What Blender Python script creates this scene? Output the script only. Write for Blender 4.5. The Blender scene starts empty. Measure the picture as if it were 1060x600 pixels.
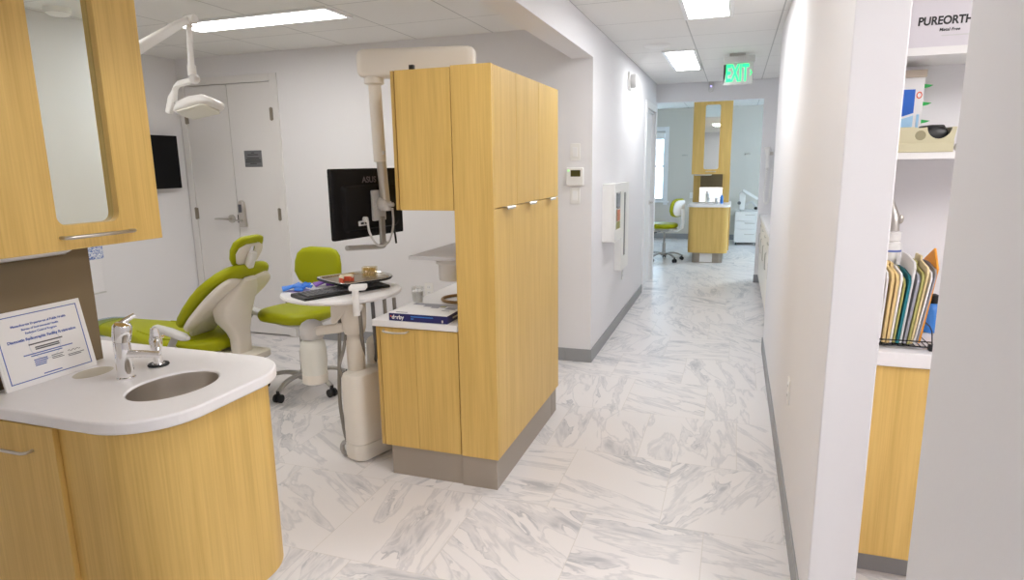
import bpy, math, random
from mathutils import Vector, Matrix
random.seed(7)
S = bpy.context.scene
COL = S.collection
PI = math.pi

# ------------------------------------------------------------------ materials
def nodes_of(m):
    m.use_nodes = True
    nt = m.node_tree
    return nt, nt.nodes, nt.links

def mat(name, col, rough=.5, metal=0.0, emit=None, estr=0.0, spec=.5, trans=0.0, alpha=1.0, coat=0.0, bump=0.0, bscale=60.0, vary=0.0, ior=1.45):
    m = bpy.data.materials.new(name)
    nt, N, L = nodes_of(m)
    b = N['Principled BSDF']
    b.inputs['Base Color'].default_value = (*col, 1)
    b.inputs['Roughness'].default_value = rough
    b.inputs['Metallic'].default_value = metal
    b.inputs['Specular IOR Level'].default_value = spec
    b.inputs['Transmission Weight'].default_value = trans
    b.inputs['Alpha'].default_value = alpha
    b.inputs['Coat Weight'].default_value = coat
    b.inputs['IOR'].default_value = ior
    if emit:
        b.inputs['Emission Color'].default_value = (*emit, 1)
        b.inputs['Emission Strength'].default_value = estr
    if bump or vary:
        tc = N.new('ShaderNodeTexCoord')
        no = N.new('ShaderNodeTexNoise'); no.inputs['Scale'].default_value = bscale
        no.inputs['Detail'].default_value = 3
        L.new(tc.outputs['Object'], no.inputs['Vector'])
        if bump:
            bp = N.new('ShaderNodeBump'); bp.inputs['Strength'].default_value = bump
            bp.inputs['Distance'].default_value = .002
            L.new(no.outputs['Fac'], bp.inputs['Height']); L.new(bp.outputs['Normal'], b.inputs['Normal'])
        if vary:
            mx = N.new('ShaderNodeMixRGB'); mx.inputs['Color1'].default_value = (*[c*(1-vary) for c in col], 1)
            mx.inputs['Color2'].default_value = (*[min(1, c*(1+vary)) for c in col], 1)
            L.new(no.outputs['Fac'], mx.inputs['Fac']); L.new(mx.outputs['Color'], b.inputs['Base Color'])
    return m

def wood_mat(name, c1, c2, rough=.42):
    m = bpy.data.materials.new(name)
    nt, N, L = nodes_of(m); b = N['Principled BSDF']
    b.inputs['Roughness'].default_value = rough
    b.inputs['Specular IOR Level'].default_value = .4
    tc = N.new('ShaderNodeTexCoord')
    def noise(sc, scale, detail):
        mp = N.new('ShaderNodeMapping'); mp.inputs['Scale'].default_value = sc
        L.new(tc.outputs['Object'], mp.inputs['Vector'])
        n = N.new('ShaderNodeTexNoise'); n.inputs['Scale'].default_value = scale; n.inputs['Detail'].default_value = detail
        L.new(mp.outputs['Vector'], n.inputs['Vector']); return n
    n1 = noise((1, 1, .02), 160, 4)
    n2 = noise((1, 1, .06), 22, 3)
    mx = N.new('ShaderNodeMath'); mx.operation = 'MULTIPLY_ADD'; mx.inputs[1].default_value = .55
    ad = N.new('ShaderNodeMath'); ad.operation = 'MULTIPLY'; ad.inputs[1].default_value = .45
    L.new(n2.outputs['Fac'], ad.inputs[0]); L.new(n1.outputs['Fac'], mx.inputs[0]); L.new(ad.outputs[0], mx.inputs[2])
    cr = N.new('ShaderNodeValToRGB')
    cr.color_ramp.elements[0].position = .36; cr.color_ramp.elements[0].color = (*c1, 1)
    cr.color_ramp.elements[1].position = .62; cr.color_ramp.elements[1].color = (*c2, 1)
    L.new(mx.outputs[0], cr.inputs['Fac']); L.new(cr.outputs['Color'], b.inputs['Base Color'])
    return m

def mth(N, L, op, a, bb=None):
    n = N.new('ShaderNodeMath'); n.operation = op
    for i, v in enumerate((a, bb)):
        if v is None: continue
        if isinstance(v, (int, float)): n.inputs[i].default_value = v
        else: L.new(v, n.inputs[i])
    return n.outputs[0]

def ceiling_mat(name, x0, dx, y0, dy, col=(.80, .79, .77)):
    m = bpy.data.materials.new(name)
    nt, N, L = nodes_of(m); b = N['Principled BSDF']; b.inputs['Roughness'].default_value = .85
    tc = N.new('ShaderNodeTexCoord'); sp = N.new('ShaderNodeSeparateXYZ'); L.new(tc.outputs['Object'], sp.inputs[0])
    def line(src, o, d, w):
        f = mth(N, L, 'FRACT', mth(N, L, 'DIVIDE', mth(N, L, 'SUBTRACT', src, o), d))
        a = mth(N, L, 'ABSOLUTE', mth(N, L, 'SUBTRACT', f, .5))
        return mth(N, L, 'GREATER_THAN', a, .5 - w/(2*d))
    g = mth(N, L, 'MAXIMUM', line(sp.outputs['X'], x0, dx, .009), line(sp.outputs['Y'], y0, dy, .007))
    no = N.new('ShaderNodeTexNoise'); no.inputs['Scale'].default_value = 220
    L.new(tc.outputs['Object'], no.inputs['Vector'])
    mx = N.new('ShaderNodeMixRGB'); mx.inputs['Color1'].default_value = (*col, 1); mx.inputs['Color2'].default_value = (*[c*.62 for c in col], 1)  # grid lines: shadow reveals of the white T-bars put into the colour
    L.new(g, mx.inputs['Fac']); L.new(mx.outputs['Color'], b.inputs['Base Color'])
    bp = N.new('ShaderNodeBump'); bp.inputs['Strength'].default_value = .12; bp.inputs['Distance'].default_value = .002
    L.new(no.outputs['Fac'], bp.inputs['Height']); L.new(bp.outputs['Normal'], b.inputs['Normal'])
    return m

def floor_mat():
    m = bpy.data.materials.new('marble_tile')
    nt, N, L = nodes_of(m); b = N['Principled BSDF']
    b.inputs['Roughness'].default_value = .34; b.inputs['Specular IOR Level'].default_value = .4
    tc = N.new('ShaderNodeTexCoord'); sp = N.new('ShaderNodeSeparateXYZ'); L.new(tc.outputs['Object'], sp.inputs[0])
    X, Y = sp.outputs['X'], sp.outputs['Y']
    dv, du = .61, .49
    v = mth(N, L, 'DIVIDE', mth(N, L, 'SUBTRACT', Y, .08), dv); vi = mth(N, L, 'FLOOR', v); vf = mth(N, L, 'FRACT', v)
    sh = mth(N, L, 'MULTIPLY', mth(N, L, 'FRACT', mth(N, L, 'MULTIPLY', vi, .37)), 1.0)
    u = mth(N, L, 'ADD', mth(N, L, 'DIVIDE', X, du), sh); ui = mth(N, L, 'FLOOR', u); uf = mth(N, L, 'FRACT', u)
    cid = N.new('ShaderNodeCombineXYZ'); L.new(ui, cid.inputs[0]); L.new(vi, cid.inputs[1])
    wn = N.new('ShaderNodeTexWhiteNoise'); wn.noise_dimensions = '3D'; L.new(cid.outputs[0], wn.inputs['Vector'])
    off = N.new('ShaderNodeVectorMath'); off.operation = 'MULTIPLY_ADD'
    off.inputs[1].default_value = (9, 9, 9); L.new(wn.outputs['Color'], off.inputs[0]); L.new(tc.outputs['Object'], off.inputs[2])
    rt = N.new('ShaderNodeVectorRotate'); rt.rotation_type = 'Z_AXIS'
    ang = mth(N, L, 'ADD', mth(N, L, 'MULTIPLY', mth(N, L, 'SUBTRACT', wn.outputs['Value'], .5), 2.4), .9)
    L.new(off.outputs[0], rt.inputs['Vector']); L.new(ang, rt.inputs['Angle'])
    def veins(scale, sc, wid, det, dist):
        mp = N.new('ShaderNodeMapping'); mp.inputs['Scale'].default_value = sc; L.new(rt.outputs[0], mp.inputs['Vector'])
        n = N.new('ShaderNodeTexNoise'); n.inputs['Scale'].default_value = scale; n.inputs['Detail'].default_value = det
        n.inputs['Distortion'].default_value = dist; n.inputs['Roughness'].default_value = .5
        L.new(mp.outputs[0], n.inputs['Vector'])
        a = mth(N, L, 'ABSOLUTE', mth(N, L, 'SUBTRACT', n.outputs['Fac'], .5))
        r = N.new('ShaderNodeMapRange'); r.inputs['From Min'].default_value = 0; r.inputs['From Max'].default_value = wid
        r.inputs['To Min'].default_value = 1; r.inputs['To Max'].default_value = 0; r.interpolation_type = 'SMOOTHSTEP'
        L.new(a, r.inputs['Value']); return r.outputs[0], n.outputs['Fac']
    v1, f1 = veins(1.7, (1, 4.2, 1), .030, 6, .5)
    v2, f2 = veins(4.2, (1, 3.2, 1), .035, 6, .6)
    soft = N.new('ShaderNodeMapRange'); soft.inputs['From Min'].default_value = .47; soft.inputs['From Max'].default_value = .66
    soft.interpolation_type = 'SMOOTHSTEP'
    L.new(f1, soft.inputs['Value'])
    s2 = N.new('ShaderNodeMapRange'); s2.inputs['From Min'].default_value = .46; s2.inputs['From Max'].default_value = .64
    L.new(f2, s2.inputs['Value'])
    t = mth(N, L, 'ADD', mth(N, L, 'MULTIPLY', v1, .34), mth(N, L, 'MULTIPLY', mth(N, L, 'MULTIPLY', v2, soft.outputs[0]), .60))
    t = mth(N, L, 'MINIMUM', mth(N, L, 'ADD', t, mth(N, L, 'MULTIPLY', mth(N, L, 'MULTIPLY', soft.outputs[0], s2.outputs[0]), .80)), 1)
    mx = N.new('ShaderNodeMixRGB'); mx.inputs['Color1'].default_value = (.74, .712, .705, 1); mx.inputs['Color2'].default_value = (.36, .365, .395, 1)
    L.new(t, mx.inputs['Fac'])
    def edge(f, w):
        return mth(N, L, 'GREATER_THAN', mth(N, L, 'ABSOLUTE', mth(N, L, 'SUBTRACT', f, .5)), .5 - w)
    g = mth(N, L, 'MAXIMUM', edge(uf, .0035), edge(vf, .0025))
    m2 = N.new('ShaderNodeMixRGB'); m2.inputs['Color2'].default_value = (.60, .565, .53, 1)
    L.new(mth(N, L, 'MULTIPLY', g, .8), m2.inputs['Fac']); L.new(mx.outputs[0], m2.inputs['Color1']); L.new(m2.outputs[0], b.inputs['Base Color'])
    return m

def glass_mat(name, col=(.95, .97, .98), refl=.08):
    m = bpy.data.materials.new(name)
    nt, N, L = nodes_of(m); N.remove(N['Principled BSDF']); out = N['Material Output']
    t = N.new('ShaderNodeBsdfTransparent'); t.inputs['Color'].default_value = (*col, 1)
    g = N.new('ShaderNodeBsdfGlossy'); g.inputs['Roughness'].default_value = .03
    mx = N.new('ShaderNodeMixShader'); mx.inputs['Fac'].default_value = refl
    L.new(t.outputs[0], mx.inputs[1]); L.new(g.outputs[0], mx.inputs[2]); L.new(mx.outputs[0], out.inputs['Surface'])
    return m

def pattern_mat(name, c1, c2, scale=70, thr=.5):
    m = bpy.data.materials.new(name)
    nt, N, L = nodes_of(m); b = N['Principled BSDF']; b.inputs['Roughness'].default_value = .6
    tc = N.new('ShaderNodeTexCoord'); n = N.new('ShaderNodeTexNoise'); n.inputs['Scale'].default_value = scale; n.inputs['Distortion'].default_value = 2
    L.new(tc.outputs['Object'], n.inputs['Vector'])
    cr = N.new('ShaderNodeValToRGB'); cr.color_ramp.interpolation = 'CONSTANT'
    cr.color_ramp.elements[0].color = (*c1, 1); cr.color_ramp.elements[1].position = thr; cr.color_ramp.elements[1].color = (*c2, 1)
    L.new(n.outputs['Fac'], cr.inputs['Fac']); L.new(cr.outputs['Color'], b.inputs['Base Color'])
    return m

M = dict(
 wall=mat('wall_paint', (.79, .78, .795), .8, spec=.2, bump=.05, bscale=140),
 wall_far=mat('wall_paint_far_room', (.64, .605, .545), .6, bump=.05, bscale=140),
 white=mat('white_plastic', (.84, .83, .81), .38),
 trim=mat('white_trim', (.83, .83, .84), .35),
 door=mat('door_paint', (.77, .75, .74), .4),
 cream=mat('cream_plastic', (.81, .765, .69), .36),
 wood=wood_mat('light_ash_laminate', (.62, .402, .112), (.74, .505, .162)),
 wood_in=wood_mat('light_ash_edge', (.52, .335, .095), (.61, .405, .13)),
 counter=mat('white_solid_surface', (.86, .845, .85), .3, vary=.02, bscale=90),
 kick=mat('brushed_kick_plate', (.385, .335, .28), .42, metal=.3),
 base=mat('grey_rubber_base', (.32, .325, .335), .5),
 chrome=mat('chrome', (.86, .86, .87), .08, metal=1),
 steel=mat('brushed_steel', (.56, .52, .47), .34, metal=1),
 hinge=mat('dark_hinge_steel', (.30, .265, .22), .38, metal=.8),
 nickel=mat('satin_nickel', (.58, .55, .51), .3, metal=1),
 taupe=mat('taupe_panel', (.20, .148, .082), .5),
 mirror=mat('mirror_glass', (.80, .86, .82), .015, metal=1),
 green=mat('green_vinyl', (.36, .385, .002), .45, spec=.3, bump=.08, bscale=220),
 black=mat('black_plastic', (.012, .012, .013), .4),
 blackmat=mat('black_monitor_shell', (.004, .0035, .004), .6, spec=.25),
 screen=mat('dark_screen', (.003, .003, .004), .35, spec=.2),
 dgrey=mat('dark_grey_plastic', (.12, .12, .13), .45),
 grey=mat('grey_metal_base', (.42, .41, .39), .38, metal=.5),
 lgrey=mat('light_grey_plastic', (.62, .61, .60), .4),
 hose=mat('taupe_hose', (.25, .23, .205), .5),
 bottle=mat('milky_bottle', (.74, .74, .68), .35),
 panel=mat('light_diffuser', (.9, .9, .9), .6, emit=(1, .985, .96), estr=11.8),
 panel_n=mat('nook_fill_diffuser', (.9, .9, .9), .6, emit=(1, .96, .955), estr=21),
 panel_near=mat('near_hall_diffuser', (.9, .9, .9), .6, emit=(1, .975, .955), estr=9.2),
 panel_f=mat('far_room_fill_diffuser', (.9, .9, .9), .6, emit=(1, .97, .92), estr=11),
 panel_h=mat('hall_light_diffuser', (.9, .9, .9), .6, emit=(.97, .985, 1), estr=13),
 glass=glass_mat('window_glass'),
 acryl=glass_mat('clear_acrylic', (.975, .985, .985), .10),
 frost=mat('grey_frosted_shelf', (.58, .57, .58), .35),
 navy=mat('navy_print', (.02, .022, .12), .35),
 paper=mat('white_paper', (.86, .85, .84), .55),
 ink=mat('black_ink', (.02, .02, .02), .5),
 blueink=mat('blue_ink', (.10, .16, .45), .5),
 blue=mat('blue_nitrile', (.06, .26, .85), .45),
 purple=mat('purple_nitrile', (.26, .09, .52), .45),
 red=mat('coral_gum_acrylic', (.75, .13, .06), .35),
 tooth=mat('ivory_tooth', (.85, .78, .60), .3),
 amber=glass_mat('clear_tooth_model_acrylic', (.98, .93, .78), .22),
 goldtooth=mat('amber_tooth', (.74, .55, .22), .3),
 brown=mat('brown_tray_lining', (.20, .15, .09), .32),
 silver=mat('silver_rim', (.78, .77, .75), .22, metal=1),
 leather=mat('tan_rim', (.33, .19, .07), .45),
 exitgreen=mat('exit_green', (.02, .6, .2), .4, emit=(.02, 1, .25), estr=1.1),
 exitpanel=mat('exit_panel', (.75, .76, .75), .25),
 led=mat('violet_led', (.2, .15, .8), .4, emit=(.35, .3, 1), estr=2.0),
 greenled=mat('green_led', (.2, .8, .2), .4, emit=(.5, 1, .4), estr=.9),
 lcd=mat('dark_olive_display', (.07, .065, .02), .25),
 tissue=pattern_mat('blue_floral_print', (.12, .20, .48), (.75, .77, .82), 60, .5),
 plaque=mat('grey_metal_plaque', (.25, .255, .27), .4, metal=.6),
 manila=mat('manila_card', (.78, .64, .37), .6, vary=.08, bscale=14),
 manila2=mat('yellow_folder_card', (.72, .54, .25), .6, vary=.08, bscale=14),
 olive=mat('olive_folder_card', (.38, .36, .12), .6),
 teal=mat('teal_folder_card', (.01, .17, .20), .55),
 greyf=mat('grey_folder_card', (.33, .33, .37), .6),
 whitef=mat('white_folder_card', (.78, .77, .76), .55),
 orange=mat('orange_envelope', (.80, .33, .03), .55),
 beige=mat('beige_organizer', (.58, .54, .36), .45),
 hole=mat('organizer_hole', (.30, .27, .16), .6),
 card=mat('cardboard', (.60, .52, .42), .65),
 bluepk=mat('blue_label_print', (.02, .13, .55), .4),
 ltblue=mat('light_blue_print', (.40, .66, .88), .4),
 clip=mat('green_clip', (.03, .42, .09), .4),
 bluebot=mat('blue_bottle', (.05, .22, .65), .3),
 coverp=glass_mat('clear_plastic_cover', (.72, .82, .88), .18),
 warm=mat('lamp_lens', (.80, .785, .70), .25),
 chute=mat('beige_chute', (.62, .58, .48), .5),
 silverpaint=mat('silver_paint', (.60, .57, .52), .35, metal=.4),
 logo=mat('grey_logo_print', (.13, .11, .12), .4),
 floor=floor_mat(),
 ceil_h=ceiling_mat('hall_ceiling_tile', -.375, .61, 4.72, .645),
 ceil_o=ceiling_mat('treatment_ceiling_tile', -2.35, .62, 3.51, .61),
 ceil_f=ceiling_mat('far_ceiling_tile', -.30, .61, 8.9, .61),
)

# ------------------------------------------------------------------ geometry helpers
class MB:
    def __init__(s): s.v = []; s.f = []
    def add(s, vs, fs):
        o = len(s.v); s.v += [tuple(v) for v in vs]; s.f += [tuple(i+o for i in f) for f in fs]; return s
    def box(s, x0, x1, y0, y1, z0, z1):
        vs = [(x, y, z) for x in (x0, x1) for y in (y0, y1) for z in (z0, z1)]
        return s.add(vs, [(0,1,3,2), (4,6,7,5), (0,4,5,1), (2,3,7,6), (0,2,6,4), (1,5,7,3)])
    def prism(s, poly, axis, a, b):
        n = len(poly)
        def P(p, t):
            if axis == 'z': return (p[0], p[1], t)
            if axis == 'y': return (p[0], t, p[1])
            return (t, p[0], p[1])
        vs = [P(p, a) for p in poly] + [P(p, b) for p in poly]
        fs = [tuple(range(n-1, -1, -1)), tuple(range(n, 2*n))] + [(i, (i+1) % n, n+(i+1) % n, n+i) for i in range(n)]
        return s.add(vs, fs)
    def loft(s, rings, cap=True, closed=False):
        n = len(rings[0]); o = len(s.v)
        for r in rings: s.v += [tuple(p) for p in r]
        k = len(rings)
        for i in range(k if closed else k-1):
            a, b = o+i*n, o+((i+1) % k)*n
            for j in range(n):
                s.f.append((a+j, a+(j+1) % n, b+(j+1) % n, b+j))
        if cap and not closed:
            s.f.append(tuple(o+j for j in range(n-1, -1, -1))); s.f.append(tuple(o+(k-1)*n+j for j in range(n)))
        return s
    def tube(s, pts, r, n=12, closed=False):
        pts = [Vector(p) for p in pts]; k = len(pts)
        rs = r if isinstance(r, (list, tuple)) else [r]*k
        rings = []; up = None
        for i in range(k):
            if closed: t = pts[(i+1) % k]-pts[i-1]
            else: t = pts[min(i+1, k-1)]-pts[max(i-1, 0)]
            t.normalize()
            if up is None:
                up = Vector((0, 0, 1)) if abs(t.z) < .9 else Vector((1, 0, 0))
            u = (up - t*up.dot(t)).normalized(); w = t.cross(u); up = u
            rings.append([pts[i]+(u*math.cos(2*PI*j/n)+w*math.sin(2*PI*j/n))*rs[i] for j in range(n)])
        return s.loft(rings, closed=closed)
    def cyl(s, a, b, r, n=24): return s.tube([a, b], r, n)
    def lathe(s, prof, c=(0, 0, 0), n=32, sx=1, sy=1):
        rings = [[(c[0]+r*sx*math.cos(2*PI*j/n), c[1]+r*sy*math.sin(2*PI*j/n), c[2]+z) for j in range(n)] for r, z in prof]
        return s.loft(rings)
    def ball(s, c, rx, ry=None, rz=None, n=20, m=12):
        ry = ry or rx; rz = rz or rx
        return s.loft([[(c[0]+rx*math.sin(PI*max(.02, i)/m if i < m else PI-.005)*math.cos(2*PI*j/n), c[1]+ry*math.sin(PI*max(.02, i)/m if i < m else PI-.005)*math.sin(2*PI*j/n), c[2]-rz*math.cos(PI*i/m)) for j in range(n)] for i in range(m+1)])
    def hole_plate(s, outer, inner, axis, a, b):
        """slab between a and b along axis; outer and inner are equal-length loops"""
        n = len(outer)
        def P(p, t):
            if axis == 'z': return (p[0], p[1], t)
            if axis == 'y': return (p[0], t, p[1])
            return (t, p[0], p[1])
        return s.loft([[P(p, a) for p in outer], [P(p, b) for p in outer], [P(p, b) for p in inner], [P(p, a) for p in inner]], cap=False, closed=True)
    def rot(s, M4):
        s.v = [tuple(M4 @ Vector(v)) for v in s.v]; return s
    def shift(s, d): s.v = [(v[0]+d[0], v[1]+d[1], v[2]+d[2]) for v in s.v]; return s

def rrect(x0, x1, y0, y1, r, seg=8):
    rs = r if isinstance(r, (list, tuple)) else [r]*4   # corner order: (x0,y0) (x1,y0) (x1,y1) (x0,y1)
    out = []
    for (cx, cy, sx, sy, a0), rr in zip(((x0, y0, 1, 1, PI), (x1, y0, -1, 1, 1.5*PI), (x1, y1, -1, -1, 0), (x0, y1, 1, -1, .5*PI)), rs):
        if rr < 1e-6: out.append((cx, cy)); continue
        for i in range(seg+1):
            a = a0+i*PI/2/seg
            out.append((cx+sx*rr+rr*math.cos(a), cy+sy*rr+rr*math.sin(a)))
    return out

def radial(poly, c, angles):
    out = []
    for a in angles:
        d = (math.cos(a), math.sin(a)); best = None
        for i in range(len(poly)):
            p, q = poly[i], poly[(i+1) % len(poly)]
            ex, ey = q[0]-p[0], q[1]-p[1]; den = d[0]*ey-d[1]*ex
            if abs(den) < 1e-12: continue
            wx, wy = p[0]-c[0], p[1]-c[1]
            t = (wx*ey-wy*ex)/den; u = (wx*d[1]-wy*d[0])/den
            if t > 0 and -1e-6 <= u <= 1+1e-6 and (best is None or t < best): best = t
        out.append((c[0]+d[0]*best, c[1]+d[1]*best))
    return out

def pair_loops(outer, inner, c, n=64):
    an = set(round(2*PI*i/n, 6) for i in range(n))
    for p in list(outer)+list(inner): an.add(round(math.atan2(p[1]-c[1], p[0]-c[0]) % (2*PI), 6))
    an = sorted(an)
    return radial(outer, c, an), radial(inner, c, an)

def sring(c, u, v, w, t, n=28, p=3.2):
    """super-elliptic ring about c spanned by unit vectors u (width w) and v (thickness t)"""
    c, u, v = Vector(c), Vector(u), Vector(v); out = []
    for j in range(n):
        a = 2*PI*j/n; ca, sa = math.cos(a), math.sin(a)
        out.append(c+u*(w/2*math.copysign(abs(ca)**(2/p), ca))+v*(t/2*math.copysign(abs(sa)**(2/p), sa)))
    return out

def bez(pts, n=24):
    """Catmull-Rom through pts"""
    P = [Vector(p) for p in pts]; P = [P[0]*2-P[1]]+P+[P[-1]*2-P[-2]]; out = []
    for i in range(1, len(P)-2):
        for k in range(n):
            t = k/n; a, b, c, d = P[i-1], P[i], P[i+1], P[i+2]
            out.append(.5*((2*b)+(c-a)*t+(2*a-5*b+4*c-d)*t*t+(3*b-a-3*c+d)*t**3))
    out.append(P[-2]); return out

def smooth(me, ang=38):
    me.shade_smooth(); me.set_sharp_from_angle(angle=math.radians(ang))

def obj(name, mb, m, parent=None, bev=0, sub=0, world=True, seg=2, ang=38):
    vs = mb.v
    if parent is not None and world:
        r = parent
        while r.parent: r = r.parent
        o = r.location; vs = [(v[0]-o[0], v[1]-o[1], v[2]-o[2]) for v in vs]
    me = bpy.data.meshes.new(name); me.from_pydata([tuple(v) for v in vs], [], mb.f); me.validate(); me.update()
    import bmesh
    bm = bmesh.new(); bm.from_mesh(me); bmesh.ops.recalc_face_normals(bm, faces=bm.faces); bm.to_mesh(me); bm.free()
    ms = m if isinstance(m, (list, tuple)) else [m]
    for q in ms: me.materials.append(q)
    smooth(me, ang)
    ob = bpy.data.objects.new(name, me); COL.objects.link(ob)
    if parent is not None: ob.parent = parent
    if bev:
        b = ob.modifiers.new('bevel', 'BEVEL'); b.width = bev; b.segments = seg; b.limit_method = 'ANGLE'; b.angle_limit = math.radians(40); b.harden_normals = False
    if sub:
        b = ob.modifiers.new('sub', 'SUBSURF'); b.levels = sub; b.render_levels = sub
    return ob

def tag(o, label, cat, group=None):
    o['label'] = label; o['category'] = cat
    if group: o['group'] = group
    return o

def thing(name, label, cat, loc=(0, 0, 0), rz=0, group=None):
    o = bpy.data.objects.new(name, None); COL.objects.link(o); o.location = loc; o.rotation_euler = (0, 0, rz)
    o.empty_display_size = .1
    return tag(o, label, cat, group)

def struct(name, mb, m, parent=None, bev=0):
    o = obj(name, mb, m, parent, bev=bev)
    if parent is None: o['kind'] = 'structure'
    return o

def dup(root, loc, rz=None, label=None, group=None):
    c = root.copy(); COL.objects.link(c); c.location = loc
    if rz is not None: c.rotation_euler = (0, 0, rz)
    if label: c['label'] = label
    if group: c['group'] = group
    def rec(a, b):
        for ch in list(a.children):
            if ch == b: continue
            d = ch.copy(); COL.objects.link(d); d.parent = b; rec(ch, d)
    rec(root, c)
    return c

def text(name, s, size, m, parent, matrix, align='CENTER', ext=.0004, bold=0.0, shear=0, sx=1):
    """raised lettering: a mesh made from Blender's own font; matrix places the text plane (x right, y up)"""
    cu = bpy.data.curves.new(name, 'FONT'); cu.body = s; cu.size = size; cu.align_x = align; cu.align_y = 'CENTER'
    cu.extrude = ext; cu.offset = bold; cu.shear = shear; cu.space_character = 1.0
    tmp = bpy.data.objects.new('tmp', cu); COL.objects.link(tmp); bpy.context.view_layer.update()
    me = bpy.data.meshes.new_from_object(tmp.evaluated_get(bpy.context.evaluated_depsgraph_get())); me.name = name
    bpy.data.objects.remove(tmp); bpy.data.curves.remove(cu)
    me.materials.clear(); me.materials.append(m)
    ob = bpy.data.objects.new(name, me); COL.objects.link(ob)
    r = parent
    while r.parent: r = r.parent
    mm = Matrix.Translation(-Vector(r.location)) @ matrix if r.rotation_euler.z == 0 and abs(r.rotation_euler.x)+abs(r.rotation_euler.y) == 0 else matrix
    ob.parent = parent; ob.matrix_local = mm @ Matrix.Diagonal((sx, 1, 1, 1))
    return ob

def frame(o, x, y):
    """matrix with origin o, text x axis and text y axis"""
    x, y = Vector(x).normalized(), Vector(y).normalized(); z = x.cross(y)
    m = Matrix((x, y, z)).transposed().to_4x4(); m.translation = Vector(o); return m

def bar_handle(mb, a, b, out, r=.005, d=.028, n=10):
    """bar pull from a to b standing d off the face along out"""
    a, b, out = Vector(a), Vector(b), Vector(out).normalized()
    L_ = (b-a)
    pts = [a, a+out*d*.7, a+out*d+L_*.05, a+out*d+L_*.5, a+out*d+L_*.95, b+out*d*.7, b]
    mb.tube(pts, r, n); return mb

# ------------------------------------------------------------------ setting
XL, XR, ZC = -.985, .27, 2.445           # hall walls and ceiling
YB = 4.645                               # back wall of the treatment bay
FR_Y = 13.06                             # far wall of the far room
m = MB().box(-4.9, 2.4, -3.1, 13.3, -.1, 0); struct('floor', m, M['floor'])
m = MB().box(-1.14, 1.85, -3.1, 8.45, ZC, ZC+.1); struct('ceiling', m, M['ceil_h'])
m = MB().box(-4.85, -1.14, -3.1, YB+.1, ZC, ZC+.1); struct('ceiling', m, M['ceil_o'])
m = MB().box(-3.1, 2.4, 8.45, 13.3, 2.5, 2.6); struct('ceiling', m, M['ceil_f'])
# treatment bay
struct('wall_left', MB().box(-4.85, -4.73, -3.1, YB, 0, ZC), M['wall'])
DX0, DX1, DZ = -4.665, -3.722, 2.225     # double door opening
m = MB().box(-4.85, DX0, YB, YB+.12, 0, ZC).box(DX1, XL, YB, YB+.12, 0, ZC).box(DX0, DX1, YB, YB+.12, DZ, ZC).box(DX0, DX1, YB+.10, YB+.12, 0, DZ)
struct('wall_back', m, M['wall'])
struct('wall_rear', MB().box(-4.85, 1.85, -3.1, -3.0, 0, ZC), M['wall'])
struct('shade_partition', MB().box(-4.73, -1.05, .36, .48, 0, ZC), M['wall'])  # added out of view to keep light off the sink cabinet's left side
struct('shade_wall_rear', MB().box(-1.17, -1.05, -3.0, .36, 0, ZC), M['wall'])  # added unseen wall, blocks the rear hall light from the sink cabinet
struct('beam', MB().box(-1.142, XL, .48, YB, 2.226, ZC), M['wall'])
# hall left wall with a door near its end
HD0, HD1, HDZ = 7.52, 8.36, 2.10
m = MB().box(XL-.12, XL, YB+.12, HD0, 0, ZC).box(XL-.12, XL, HD1, 8.45, 0, ZC).box(XL-.12, XL, HD0, HD1, HDZ, ZC)
struct('wall_hall_left', m, M['wall'])
m = MB()
for y0, y1, z0, z1 in ((HD0-.075, HD0, 0, HDZ+.075), (HD1, HD1+.075, 0, HDZ+.075), (HD0, HD1, HDZ, HDZ+.075)):
    m.box(XL-.01, XL+.018, y0, y1, z0, z1)
m.box(XL-.12, XL-.005, HD0, HD0+.02, 0, HDZ).box(XL-.12, XL-.005, HD1-.02, HD1, 0, HDZ).box(XL-.12, XL-.005, HD0, HD1, HDZ-.02, HDZ)
struct('trim_1', m, M['trim'], bev=.003)
# header and post at the end of the hall, end room
m = MB().box(-3.1, XL, 8.45, 8.57, 0, 2.5).box(XR+.005, 2.4, 8.45, 8.57, 0, 2.5).box(XL, XR+.005, 8.45, 8.57, 2.222, 2.5)
struct('wall_header', m, M['wall'])
WX0, WX1, WZ0, WZ1 = -2.15, -1.335, .74, 2.09
m = MB().box(-3.1, WX0, FR_Y, FR_Y+.14, 0, 2.5).box(WX1, 2.4, FR_Y, FR_Y+.14, 0, 2.5).box(WX0, WX1, FR_Y, FR_Y+.14, 0, WZ0).box(WX0, WX1, FR_Y, FR_Y+.14, WZ1, 2.5)
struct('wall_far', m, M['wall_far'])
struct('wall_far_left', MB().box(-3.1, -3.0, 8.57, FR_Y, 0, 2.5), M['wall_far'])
SW0, SW1 = 9.6, 12.2
m = MB().box(2.3, 2.4, 8.57, SW0, 0, 2.5).box(2.3, 2.4, SW1, FR_Y, 0, 2.5).box(2.3, 2.4, SW0, SW1, 0, .8).box(2.3, 2.4, SW0, SW1, 2.15, 2.5)
struct('wall_far_right', m, M['wall_far'])
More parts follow.
